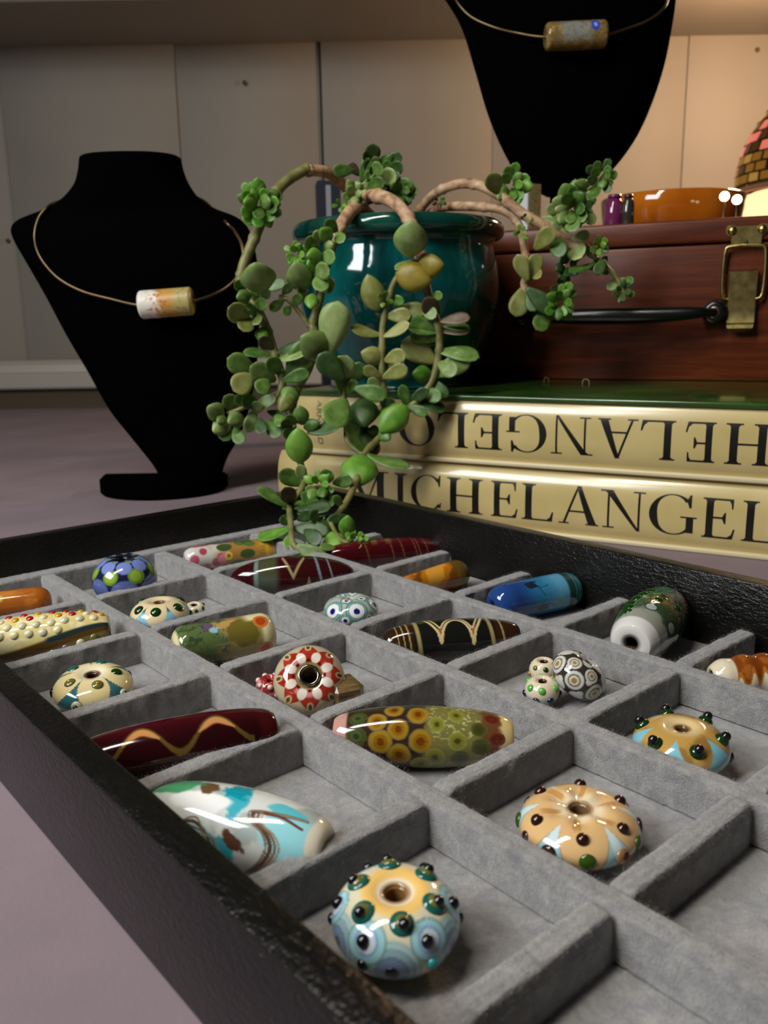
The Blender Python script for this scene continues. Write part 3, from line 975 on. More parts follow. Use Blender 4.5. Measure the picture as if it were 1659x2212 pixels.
L_(sD, *C4, [(1040, 1025, 980, 820, 112, 'yellow', 'egg', -0.004), (1180, 1000, 1315, 1030, 80, 'yellow'), (1090, 1060, 1230, 1050, 80, 'yellow'), (1050, 1000, 1010, 940, 50, 'dark'), (1080, 960, 1190, 970, 60, 'bright')], yhang)
rosette(sD, 440 + 1075 * 0.3617, 300 + 960 * 0.3617, 0.444, 20, 7, ['dark', 'bright', 'green'])
# top tuft
L_(sM, *C4, [(1000, 150, 1015, 40, 80, 'dark'), (1060, 130, 1178, 112, 65, 'dark'), (1100, 200, 1180, 160, 70, 'dark'), (900, 190, 778, 190, 65, 'green'), (940, 260, 985, 120, 60, 'green'), (1000, 200, 1060, 170, 80, 'green'), (1040, 240, 1140, 220, 90, 'pale'), (1100, 260, 1250, 290, 80, 'green'), (980, 280, 1070, 260, 70, 'green'),
               (1050, 290, 1180, 300, 75, 'bright'), (1120, 300, 1250, 350, 70, 'green'), (1000, 320, 1060, 290, 70, 'pale'), (930, 220, 870, 150, 50, 'purple'), (1080, 160, 1150, 240, 80, 'dark'), (1020, 130, 960, 90, 60, 'dark'), (1130, 320, 1220, 390, 70, 'green'), (950, 200, 1010, 210, 60, 'green'), (900, 250, 960, 330, 50, 'pale')], 0.490)
rosette(sM, 440 + 900 * 0.3617, 300 + 325 * 0.3617, 0.478, 28, 9, ['green', 'green', 'pale'])
rosette(sM, 440 + 1060 * 0.3617, 300 + 215 * 0.3617, 0.492, 40, 14, ['green', 'dark', 'pale'])
rosette(sM, 440 + 820 * 0.3617, 300 + 395 * 0.3617, 0.480, 18, 6, ['green', 'bright'])
rosette(sM, 440 + 1170 * 0.3617, 300 + 320 * 0.3617, 0.488, 34, 10, ['green', 'dark', 'green'])
# --- crop at (880,300): right-hand shoots
C6 = (880, 300, 0.3617)
rosette(sH, 880 + 620 * 0.3617, 300 + 275 * 0.3617, 0.496, 40, 14, ['green', 'green', 'bright'])
L_(sH, *C6, [(540, 330, 500, 215, 90, 'yellow'), (800, 470, 930, 512, 65, 'pale'), (760, 660, 865, 545, 95, 'yellow'), (980, 600, 1085, 570, 60, 'pale'), (975, 625, 1030, 700, 100, 'pale'), (860, 590, 925, 690, 85, 'green'), (800, 560, 880, 560, 50, 'yellow'), (900, 600, 960, 680, 60, 'dark')], 0.482)
rosette(sH, 880 + 720 * 0.3617, 300 + 470 * 0.3617, 0.486, 14, 5, ['dark', 'green'])
rosette(sK, 880 + 985 * 0.3617, 300 + 405 * 0.3617, 0.480, 48, 20, ['green', 'pale', 'green'])
rosette(sK, 880 + 1155 * 0.3617, 300 + 225 * 0.3617, 0.479, 33, 12, ['green', 'green', 'dark'])
L_(sK, *C6, [(1085, 280, 1000, 262, 50, 'pale', 'egg'), (1040, 420, 1115, 500, 60, 'pale'), (960, 460, 1000, 540, 80, 'green'), (1100, 300, 1130, 340, 70, 'green')], 0.480)
rosette(sI, 880 + 680 * 0.3617, 300 + 565 * 0.3617, 0.484, 17, 7, ['bright', 'pale'])
L_(sI, *C6, [(735, 850, 775, 695, 85, 'yellow'), (720, 850, 660, 700, 80, 'yellow'), (700, 880, 648, 1048, 105, 'yellow', 'flat'), (710, 890, 862, 1022, 95, 'dark'), (720, 900, 760, 1020, 80, 'green'), (850, 1040, 775, 1128, 95, 'green'), (700, 720, 650, 760, 50, 'yellow'), (740, 780, 790, 820, 60, 'yellow')], 0.486)
rosette(sI, 880 + 925 * 0.3617, 300 + 975 * 0.3617, 0.482, 34, 13, ['bright', 'green', 'bright'], elong=1.2)
L_(sJ, *C6, [(1120, 740, 975, 812, 45, 'green', 'curl'), (1300, 830, 1200, 892, 55, 'pale'), (1290, 840, 1345, 850, 45, 'green'), (1100, 660, 1050, 650, 45, 'green'), (1180, 720, 1130, 800, 60, 'dark')], 0.480)
rosette(sJ, 880 + 1150 * 0.3617, 300 + 640 * 0.3617, 0.479, 22, 8, ['bright', 'green'])
rosette(sJ, 880 + 1290 * 0.3617, 300 + 910 * 0.3617, 0.478, 24, 8, ['dark'])
rosette(sJ, 880 + 960 * 0.3617, 300 + 750 * 0.3617, 0.487, 30, 9, ['dark', 'dark', 'green'])
rosette(sJ, 880 + 1150 * 0.3617, 300 + 755 * 0.3617, 0.484, 24, 6, ['dark'])
rosette(sJ, 880 + 930 * 0.3617, 300 + 880 * 0.3617, 0.490, 26, 6, ['dark'])
rosette(sH, 880 + 190 * 0.3617, 300 + 375 * 0.3617, 0.505, 15, 6, ['green', 'purple', 'bright'])

# the smallest leaves beyond the 300 largest become one part
leaves = [o for st in plant.children if st.name.startswith('stem') for o in st.children]
leaves.sort(key=lambda o: -abs(o.matrix_basis.to_3x3().determinant()))
small = leaves[300:]
if small:
    sv, sf, sm = [], [], []
    keys = list(LEAF)
    for o in small:
        base_i = len(sv)
        mi = keys.index(o.data.materials[0].name.replace('leaf_', ''))
        sv += [tuple(o.matrix_basis @ v.co) for v in o.data.vertices]
        for p in o.data.polygons:
            sf.append(tuple(base_i + i for i in p.vertices)); sm.append(mi)
        bpy.data.objects.remove(o)
    so = mesh_obj('small_leaves', sv, sf, None, plant)
    for k in keys:
        so.data.materials.append(LEAF[k])
    so.data.polygons.foreach_set('material_index', sm)
    tag(so, kind='stuff')

# ------------------------------------------------------------------ necklace busts


def make_bust(name, label, loc, yaw, rows, base_outline, base_h, post=None):
    """rows: (z, xc, halfwidth, front, back, yc) lofted D-shaped sections, local metres"""
    b = thing(name, label, 'jewelry bust', loc, 0.0)
    R_ = np.array(catmull([np.array(r, float) for r in rows], 5))
    n = 40
    vs, fs = [], []
    cy, sy = math.cos(yaw), math.sin(yaw)
    for (z, xc, hw, fr, bk, yc) in R_:
        for k in range(n):
            a = 2 * math.pi * k / n
            ca, sa_ = math.cos(a), math.sin(a)
            x = hw * math.copysign(abs(ca) ** 0.8, ca)
            y = (-fr if sa_ > 0 else bk) * abs(sa_) ** 0.9 * 1.0
            vs.append((xc + x * cy - y * sy * 0.0 + (-y) * sy, yc + x * sy * -0.25 + y * cy, z))
    m = len(R_)
    for i in range(m - 1):
        for k in range(n):
            k2 = (k + 1) % n
            fs.append((i * n + k, i * n + k2, (i + 1) * n + k2, (i + 1) * n + k))
    fs.append(tuple(range(n - 1, -1, -1))); fs.append(tuple((m - 1) * n + k for k in range(n)))
    body = mesh_obj('torso', vs, fs, M_BLACKV, b)
    bmx = bmesh.new(); bmx.from_mesh(body.data); bmesh.ops.recalc_face_normals(bmx, faces=bmx.faces); bmx.to_mesh(body.data); bmx.free()
    bm = bmesh.new()
    f = bm.faces.new([bm.verts.new((x, y, 0)) for x, y in base_outline])
    r = bmesh.ops.extrude_face_region(bm, geom=[f])
    for e in r['geom']:
        if isinstance(e, bmesh.types.BMVert): e.co.z = base_h
    bmesh.ops.recalc_face_normals(bm, faces=bm.faces)
    bmesh.ops.bevel(bm, geom=[e for e in bm.edges if abs(e.verts[0].co.z - e.verts[1].co.z) < 1e-7], offset=0.0015, segments=2, affect='EDGES')
    smooth_by_angle(bm_obj('base', bm, M_BLACKV, b), 40)
    if post:
        vs, fs = tube_mesh(post, [0.0042] * len(post), 12)
        mesh_obj('post', vs, fs, M_BLACKV, b)
    return b


def sil(rows, Y, loc):
    """rows of (py, xl, xr, front, back) from the photograph at depth Y -> loft rows in local metres"""
    out = []
    for (py, xl, xr, fr, bk) in rows:
        a = at_y(xl, py, Y); c = at_y(xr, py, Y)
        out.append(((a[2] + c[2]) / 2 - loc[2], (a[0] + c[0]) / 2 - loc[0], (c[0] - a[0]) / 2, fr, bk, 0.0))
    return out


b1 = (-0.1480, 0.565, 0.0)
rows = sil([(1036, 348, 476, 0.010, 0.010), (1010, 336, 484, 0.010, 0.010), (985, 318, 494, 0.011, 0.010), (940, 282, 520, 0.012, 0.010), (880, 236, 540, 0.015, 0.010), (800, 192, 554, 0.020, 0.010), (720, 146, 560, 0.024, 0.010), (640, 104, 562, 0.026, 0.010),
            (570, 64, 556, 0.026, 0.012), (515, 32, 544, 0.022, 0.014), (488, 26, 530, 0.018, 0.016), (470, 44, 506, 0.016, 0.018), (452, 92, 462, 0.016, 0.020), (430, 134, 430, 0.018, 0.022), (400, 162, 408, 0.020, 0.022), (372, 172, 396, 0.022, 0.022), (352, 175, 391, 0.023, 0.022), (344, 176, 390, 0.023, 0.022), (341, 179, 387, 0.022, 0.021)], 0.565, b1)
base1 = [(0.042 * math.cos(a) - 0.002, 0.004 - 0.036 * math.sin(a)) for a in np.linspace(0, math.pi, 20)]
base1 = [(0.0405, 0.012)] + base1 + [(-0.0450, 0.013)]
bust1 = make_bust('necklace_bust', 'black velvet necklace bust standing on the table left of the plant', b1, 0.0, rows, base1, 0.0110, [(0, 0, 0.006), (0, 0, 0.012), (-0.001, 0, 0.022)])
b2 = (0.1232, 0.622, ZC)
rows2 = sil([(424, 1180, 1216, 0.006, 0.006), (412, 1158, 1250, 0.008, 0.006), (395, 1136, 1284, 0.010, 0.006), (370, 1112, 1322, 0.013, 0.006), (310, 1080, 1368, 0.018, 0.007), (240, 1052, 1402, 0.022, 0.008), (150, 1026, 1432, 0.024, 0.010),
             (60, 998, 1450, 0.025, 0.010), (0, 964, 1458, 0.025, 0.012), (-60, 920, 1462, 0.022, 0.014), (-100, 930, 1440, 0.018, 0.016), (-125, 990, 1390, 0.018, 0.02), (-150, 1040, 1345, 0.02, 0.022), (-200, 1075, 1315, 0.022, 0.022), (-240, 1082, 1308, 0.022, 0.022)], 0.622, b2)
base2 = [(0.030 * math.cos(a), 0.028 * math.sin(a)) for a in np.linspace(0, 2 * math.pi, 36, endpoint=False)]
bust2 = make_bust('necklace_bust', 'black velvet necklace bust standing on the wooden case, cropped at the top', b2, 0.0, rows2, base2, 0.005, [(0, 0, 0.004), (0, 0.001, 0.016), (0, 0.0, 0.034)])

# ------------------------------------------------------------------ lampwork bead machinery


def ss(x, a, b):
    t = np.clip((x - a) / (b - a), 0, 1)
    return t * t * (3 - 2 * t)


def mixc(c, col, m):
    m = np.clip(m, 0, 1)[:, None]
    return c * (1 - m) + np.asarray(col, float)[None, :] * m


def base_c(n, col):
    return np.tile(np.asarray(col, float), (n, 1))


def vnoise(p, seed=0):
    p = np.asarray(p, float)
    i = np.floor(p).astype(np.int64); f = p - i
    f = f * f * (3 - 2 * f)

    def h(a, b, c):
        n = (a * 374761393 + b * 668265263 + c * 2147483647 + seed * 974711) & 0xffffffff
        n = ((n ^ (n >> 13)) * 1274126177) & 0xffffffff
        n = n ^ (n >> 16)
        return (n & 0xffff) / 65535.0
    r = 0
    for dx in (0, 1):
        for dy in (0, 1):
            for dz in (0, 1):
                w = (f[:, 0] if dx else 1 - f[:, 0]) * (f[:, 1] if dy else 1 - f[:, 1]) * (f[:, 2] if dz else 1 - f[:, 2])
                r = r + w * h(i[:, 0] + dx, i[:, 1] + dy, i[:, 2] + dz)
    return r


def fbm(p, seed=0, oct_=4):
    r = 0; a = 0.5; s = 0
    for o in range(oct_):
        r = r + a * vnoise(p * (2 ** o) + o * 17.3, seed + o); s += a; a *= 0.5
    return r / s


def make_glass(name, rough, coat):
    mm_ = Mat(name, (200, 200, 200), rough, Coat_Weight=coat, Coat_Roughness=0.03)
    at_ = mm_.t.nodes.new('ShaderNodeAttribute')
    at_.attribute_name = 'Col'
    mm_.color(at_.outputs['Color'])
    mm_.bump(mm_.noise(350, 2), 0.02, 0.0005)
    return mm_.m


M_GLASS = make_glass('lampwork_glass', 0.10, 0.5)
M_GLASSM = make_glass('etched_glass', 0.38, 0.0)
DOTM = {}
for nm, c, r in (('brown', (48, 22, 14), 0.05), ('green', (52, 84, 18), 0.06), ('dkgreen', (22, 54, 18), 0.05), ('black', (22, 22, 28), 0.07), ('white', (232, 222, 214), 0.12), ('cream', (226, 214, 168), 0.1),
                 ('red', (168, 34, 22), 0.08), ('gold', (206, 150, 30), 0.08), ('teal', (28, 92, 82), 0.06), ('aqua', (38, 150, 150), 0.08), ('lime', (92, 178, 74), 0.1), ('navy', (22, 22, 64), 0.06),
                 ('olive', (104, 104, 52), 0.08), ('pinkw', (224, 186, 182), 0.1), ('tan', (150, 110, 66), 0.1), ('mauve', (110, 92, 104), 0.08), ('pearl', (208, 204, 168), 0.1)):
    DOTM[nm] = simple('glass_dot_' + nm, c, r, 0.0, Coat_Weight=0.5, Coat_Roughness=0.03)
DOTMESH = {}


def dot_mesh(nm):
    if nm not in DOTMESH:
        vs, fs = lathe([(-math.cos(a), max(0.0, math.sin(a))) for a in np.linspace(0, math.pi, 11)], 16)
        me_ = bpy.data.meshes.new('dot'); me_.from_pydata(vs, [], fs); me_.update()
        me_.polygons.foreach_set('use_smooth', [True] * len(me_.polygons))
        me_.materials.append(DOTM[nm]); DOTMESH[nm] = me_
    return DOTMESH[nm]


def put_dot(parent, pos, nrm, r, col, flat=0.75, sink=0.25, name='dot'):
    o = bpy.data.objects.new(name, dot_mesh(col))
    COL.objects.link(o); o.parent = parent
    n = Vector(nrm).normalized()
    q = n.to_track_quat('Z', 'Y').to_matrix().to_4x4()
    o.matrix_basis = Matrix.Translation(Vector(pos) - n * (r * flat * sink)) @ q @ Matrix.Diagonal((r, r, r * flat, 1))
    return o


class Bead:
    """closed profile (z, r) revolved around local z; colour from a python function"""

    def __init__(self, name, label, center, mat3, prof, colf, nphi=180, mat=None, disp=None, group=None):
        self.prof = np.array(prof, float)
        m = len(self.prof)
        phi = np.linspace(-math.pi, math.pi, nphi, endpoint=False)
        zz = np.repeat(self.prof[:, 0], nphi); rr = np.repeat(self.prof[:, 1], nphi); pp = np.tile(phi, m)
        if disp is not None:
            dz, dr = disp(zz, rr, pp)
            zz = zz + dz; rr = rr + dr
        P = np.stack([rr * np.cos(pp), rr * np.sin(pp), zz], 1)
        faces = []
        idx = np.arange(m * nphi).reshape(m, nphi)
        a = idx; b = np.roll(idx, -1, 1); c = np.roll(np.roll(idx, -1, 0), -1, 1); d = np.roll(idx, -1, 0)
        faces = np.stack([a, b, c, d], -1).reshape(-1, 4)
        root = bpy.data.objects.new(name, None)
        root.empty_display_size = 0.004
        COL.objects.link(root)
        tag(root, label, 'bead', group)
        M_ = Matrix.Identity(4)
        for i in range(3):
            for j in range(3):
                M_[i][j] = mat3[i][j]
            M_[i][3] = center[i]
        root.matrix_basis = M_
        self.root = root
        me_ = bpy.data.meshes.new('body')
        me_.from_pydata(P.tolist(), [], faces.tolist())
        me_.update()
        me_.polygons.foreach_set('use_smooth', [True] * len(me_.polygons))
        cc = lin(np.clip(colf(zz, rr, pp, P), 0, 255))
        at_ = me_.color_attributes.new('Col', 'FLOAT_COLOR', 'POINT')
        at_.data.foreach_set('color', np.concatenate([cc, np.ones((len(cc), 1))], 1).astype(np.float32).ravel())
        me_.materials.append(mat or M_GLASS)
        self.body = link(bpy.data.objects.new('body', me_), root)

    def dot(self, k, phi, r, col, flat=0.75, sink=0.25, name='dot', parent=None):
        """dot at fractional profile index k and angle phi (degrees)"""
        m = len(self.prof)
        i = int(k * m) % m
        z, rr = self.prof[i]
        z2, r2 = self.prof[(i + 1) % m]; z1, r1 = self.prof[i - 1]
        tz, tr = z2 - z1, r2 - r1
        nz, nr = -tr, tz
        if nr * 1 < 0 and abs(nr) > abs(nz): nz, nr = -nz, -nr
        # outward: away from ring centre line
        cz, cr = self.cen if hasattr(self, 'cen') else (0.0, 0.0)
        if (z - cz) * nz + (rr - cr) * nr < 0: nz, nr = -nz, -nr
        a = math.radians(phi)
        return put_dot(self.root, (rr * math.cos(a), rr * math.sin(a), z), (nr * math.cos(a), nr * math.sin(a), nz), r, col, flat, sink, name)


FLOOR = Z(-0.21)


def disc_frame(center, tilt=0.0, tilt_dir=0.0):
    """z up (tilted by tilt degrees towards camera), x towards the camera"""
    v = CAM[:2] - np.array(center[:2]); v /= np.linalg.norm(v)
    x = np.array([v[0], v[1], 0]); z = np.array([0, 0, 1.0]); y = np.cross(z, x)
    t = math.radians(tilt)
    z2 = z * math.cos(t) + x * math.sin(t); x2 = x * math.cos(t) - z * math.sin(t)
    s = math.radians(tilt_dir)
    z3 = z2 * math.cos(s) + y * math.sin(s); y3 = y * math.cos(s) - z2 * math.sin(s)
    return np.stack([x2, y3, z3], 1)


def disc_prof(R, rh, H, m=120, p=0.85):
    """flattened bead with a dimpled, bored centre; a quarter of the points each for top, bore (two) and bottom"""
    q = m // 4
    c = H / 2
    dim = min(0.28 * c, 0.0013)

    def zz(r): return c * max(0.0, 1 - (r / R) ** 2.3) ** (0.5 * p / 0.85) - dim * math.exp(-((r - rh) / (0.20 * R)) ** 2)
    top = []
    for i in range(q):
        t = math.pi / 2 * i / q
        r = rh * 1.05 + (R - rh * 1.05) * math.cos(t)
        top.append((zz(r), r))
    zh = zz(rh * 1.05)
    bore = [(zh - rh * 0.25 * math.sin(math.pi / 2 * j / 5), rh * (0.92 + 0.13 * math.cos(math.pi / 2 * j / 5))) for j in range(6)]
    z0 = bore[-1][0]
    bore += [(z0 * (1 - j / (q - 6)), rh * 0.9) for j in range(1, q - 5)]
    half = top + bore[:q]
    out = half + [(-z, r) for z, r in half[:0:-1]]
    return out


def make_disc(name, label, px, py, wpx, H, colf, rh=0.0019, tilt=0, tdir=0, nphi=220, disp=None, lift=0.0, group=None, hp=0.85):
    zc = FLOOR + H * 0.5 + 0.0002 + lift
    c = at_z(px, py, zc)
    dist = np.linalg.norm(c - CAM)
    R = wpx / 2 * dist / F_PX
    c[2] = zc + abs(math.sin(math.radians(tilt))) * R * 0.45 + abs(math.sin(math.radians(tdir))) * R * 0.45
    b = Bead(name, label, c, disc_frame(c, tilt, tdir), disc_prof(R, rh, H, p=hp), lambda z, r, p_, P: colf(z, r, p_, P, R, H), nphi, disp=(lambda z, r, p_: disp(z, r, p_, R, H)) if disp else None, group=group)
    b.cen = (0.0, 0.0)
    b.R = R
    return b


def ring_eyes(c, P, eyes, rings):
    """eyes: unit-free positions (x,y,z, r); rings: list of (fraction, colour) painted big to small"""
    for (x, y, z, r) in eyes:
        d = np.sqrt((P[:, 0] - x) ** 2 + (P[:, 1] - y) ** 2 + (P[:, 2] - z) ** 2)
        for fr, col in rings:
            c = mixc(c, col, 1 - ss(d, r * fr * 0.94, r * fr * 1.04))
    return c


def on_disc(b_prof, k, phi):
    m = len(b_prof); z, r = b_prof[int(k * m) % m]
    a = math.radians(phi)
    return r * math.cos(a), r * math.sin(a), z


def hole_paint(c, z, r, rh, col=(120, 88, 56)):
    return mixc(c, col, 1 - ss(r, rh * 1.12, rh * 1.5))


def tube_prof(L, rf, rh, n=190):
    """rf(t) -> radius for t in -1..1; closed loop through the hole"""
    out = []
    for t in np.sin(np.linspace(-math.pi / 2, math.pi / 2, n)):
        out.append((t * L / 2, rf(t)))
    r1 = rf(1.0); r0 = rf(-1.0)
    out += [(L / 2 - 0.0002, rh + (r1 - rh) * 0.4), (L / 2 - 0.0006, rh), (L / 2 - 0.004, rh * 0.95), (-L / 2 + 0.004, rh * 0.95), (-L / 2 + 0.0006, rh), (-L / 2 + 0.0002, rh + (r0 - rh) * 0.4)]
    return out


def make_tube(name, label, a_px, b_px, rpx, shape, colf, rh=0.0012, nphi=170, flat=None, mat=None, za=0.0, zb=0.0, lift=0.0, spin=0.0, disp=None):
    mx, my = (a_px[0] + b_px[0]) / 2, (a_px[1] + b_px[1]) / 2
    c = at_z(mx, my, FLOOR + 0.008)
    for _ in range(3):
        R = rpx * np.linalg.norm(c - CAM) / F_PX
        c = at_z(mx, my, FLOOR + R + lift)
    zc = FLOOR + R + 0.0002 + lift
    A = at_z(*a_px, zc + za); B = at_z(*b_px, zc + zb)
    c = (A + B) / 2
    ax = B - A; L = np.linalg.norm(ax); ax /= L
    v = CAM - c; v = v / np.linalg.norm(v); v = v - ax * np.dot(v, ax); v /= np.linalg.norm(v)
    y = np.cross(ax, v)
    m3 = np.stack([v, y, ax], 1)

    def cf(z, r, p_, P):
        t = z / (L / 2)
        col = colf(t, np.degrees(p_), P * 1000.0, z * 1000.0, p_ * R * 1000.0)
        return mixc(col, (60, 44, 30), (r < rh * 1.05).astype(float) * (abs(t) < 0.995))
    b = Bead(name, label, c, m3, tube_prof(L, lambda t: R * shape(t), rh), cf, nphi, mat, disp=(lambda z, r, p_: disp(z / (L / 2), r, p_, R)) if disp else None)
    b.cen = (0.0, 0.0); b.R = R; b.L = L
    return b


def sh_round(t, e=0.12, p=0.5, endr=0.35):      # straight tube with rounded ends
    x = np.clip((abs(t) - (1 - e)) / e, 0, 1)
    return endr + (1 - endr) * np.sqrt(np.maximum(0, 1 - x * x))


def sh_ellip(t, endr=0.22, p=0.75):
    return endr + (1 - endr) * max(0.0, 1 - abs(t) ** 2.0) ** p


def zig(t, c, w):                                # 0 at V points, 1 at tops
    q = np.abs(((t - c) / w + 0.5) % 1.0 - 0.5) * 2
    return q


def band(x, c, w, soft=0.35):
    return 1 - ss(np.abs(x - c), w * (1 - soft), w * (1 + soft))



def stroke(c, s, q, pts, w, col, closed=False):
    """paint a polyline given in surface millimetres"""
    P_ = catmull([(a, b_, 0) for a, b_ in pts], 6)[:, :2]
    d = np.full(len(s), 1e9)
    for i in range(len(P_) - 1):
        ax_, ay_ = P_[i]; bx_, by_ = P_[i + 1]
        vx, vy = bx_ - ax_, by_ - ay_
        t = np.clip(((s - ax_) * vx + (q - ay_) * vy) / (vx * vx + vy * vy + 1e-12), 0, 1)
        d = np.minimum(d, np.hypot(s - ax_ - t * vx, q - ay_ - t * vy))
    return mixc(c, col, 1 - ss(d, w * 0.75, w * 1.15))


def blob(c, s, q, x, y, rx, ry, col, n=None, amt=1.0, a=0.0):
    ca, sa_ = math.cos(math.radians(a)), math.sin(math.radians(a))
    dx, dy = s - x, q - y
    e = np.sqrt(((dx * ca + dy * sa_) / rx) ** 2 + ((-dx * sa_ + dy * ca) / ry) ** 2)
    if n is not None: e = e + n
    return mixc(c, col, (1 - ss(e, 0.82, 1.08)) * amt)

# ------------------------------------------------------------------ beads, column beside the near frame side
# 1 amber tube cut by the picture edge


def c_amber(t, ph, P, s, q):
    c = base_c(len(t), (166, 92, 30))
    n = fbm(P * 0.22, 3)
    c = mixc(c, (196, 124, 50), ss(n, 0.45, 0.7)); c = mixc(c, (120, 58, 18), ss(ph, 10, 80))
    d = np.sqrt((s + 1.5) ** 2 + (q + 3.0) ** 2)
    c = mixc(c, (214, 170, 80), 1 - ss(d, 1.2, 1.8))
    return c


make_tube('amber_bead', 'smooth amber brown tube bead in the far left compartment', (-95, 1322), (112, 1296), 30, lambda t: sh_round(t, 0.34, 0.5, 0.25), c_amber)

# 2 yellow dotted bead


def c_yel(t, ph, P, s, q):
    c = base_c(len(t), (222, 206, 138))
    n = fbm(P * 0.35, 5)
    c = mixc(c, (236, 226, 176), ss(n, 0.5, 0.7))
    edge = 16 - 40 * (t + 0.2)
    c = mixc(c, (92, 64, 26), ss(ph - edge, -3, 4))
    c = mixc(c, (134, 122, 62), ss(ph - edge, 20, 30))
    c = mixc(c, (40, 54, 56), band(ph - edge, 4, 7) * ss(t, 0.05, 0.15))
    return c


b = make_tube('dotted_bead', 'cream yellow bead covered in raised dots, near the far left corner', (-58, 1394), (238, 1364), 50, lambda t: sh_ellip(t, 0.55, 0.5), c_yel)
for row, (ph0, cols) in enumerate(((-74, ('red', 'gold', 'red')), (-55, ('gold', 'red', 'cream')), (-34, ('pearl', 'cream', 'pearl')), (-13, ('pearl', 'pearl', 'cream')), (40, ('olive', 'mauve', 'pearl')))):
    for i in range(9):
        t = -0.86 + i * 0.205 + (row % 2) * 0.1
        if t > 0.93: continue
        if row == 3 and t > 0.45: continue
        ph_ = ph0 - (20 * max(0, t - 0.1) if row < 4 else 42 * t - 6)
        k = (math.asin(max(-1, min(1, t))) / math.pi + 0.5) * 190 / 196
        b.dot(k, ph_, 0.00125 if row in (0, 1) else 0.00145, cols[(i + row) % 3], 0.7, 0.3)

# 3 cream and teal disc


def c_ct(z, r, p, P, R, H):
    c = base_c(len(z), (224, 206, 150))
    d = np.degrees(p)
    c = mixc(c, (238, 226, 190), 1 - ss(r / R, 0.25, 0.6))
    w = zig(d, 36, 72)                           # petals
    up = H / 2 * (0.93 - 1.45 * w ** 0.95)
    c = mixc(c, (54, 108, 116), ss(up - z, 0, H * 0.03) * (r > R * 0.4))
    c = mixc(c, (70, 60, 44), band(up - z, H * 0.0, H * 0.012) * (r > R * 0.4))
    return hole_paint(c, z, r, 0.0017, (70, 40, 28))


b = make_disc('ribbed_bead', 'cream disc bead with dark teal petals and bumps, beside the near frame', 202, 1489, 156, 0.0108, c_ct, 0.0016, 6, nphi=200)
for i, (ph, k, cl, r) in enumerate(((0, 0.16, 'olive', 1.7), (72, 0.16, 'dkgreen', 1.7), (144, 0.16, 'teal', 1.7), (-72, 0.16, 'olive', 1.7), (-144, 0.16, 'teal', 1.7), (36, 0.03, 'pearl', 1.4), (-36, 0.01, 'pearl', 1.6), (-100, 0.01, 'black', 1.4), (100, 0.02, 'black', 1.2), (180, 0.02, 'black', 1.2))):
    b.dot(k, ph + 10, r * 0.001, cl, 0.55, 0.3)
    if cl == 'pearl': b.dot(k, ph + 10, 0.0008, 'black', 1.0, -0.6)
    if cl == 'olive': b.dot(k, ph + 10, 0.0005, 'gold', 1.0, -1.0)

# 4 dark red wave bead


def c_wave(t, ph, P, s, q):
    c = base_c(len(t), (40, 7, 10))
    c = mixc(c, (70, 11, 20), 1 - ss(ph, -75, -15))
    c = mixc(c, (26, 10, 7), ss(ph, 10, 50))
    line = -24 + 27 * np.cos(2 * math.pi * (t + 0.02) / 0.74)
    crest = ss(-line, 18, 50)
    c = mixc(c, (96, 78, 34), band(ph, line, 6 + 4 * (fbm(P * 0.8, 4) - 0.5)) * (abs(t) < 0.72))
    c = mixc(c, (200, 140, 84), ss(ph - line, -3, 1) * (1 - ss(ph - line, 12 * crest, 17 * crest + 1)) * (crest > 0.12) * (abs(t) < 0.62))
    c = mixc(c, (66, 14, 14), ss(t, 0.75, 0.85))
    return c


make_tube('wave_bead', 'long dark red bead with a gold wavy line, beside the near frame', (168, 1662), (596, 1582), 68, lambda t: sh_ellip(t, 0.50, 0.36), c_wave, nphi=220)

# 5 turquoise swirl lentil


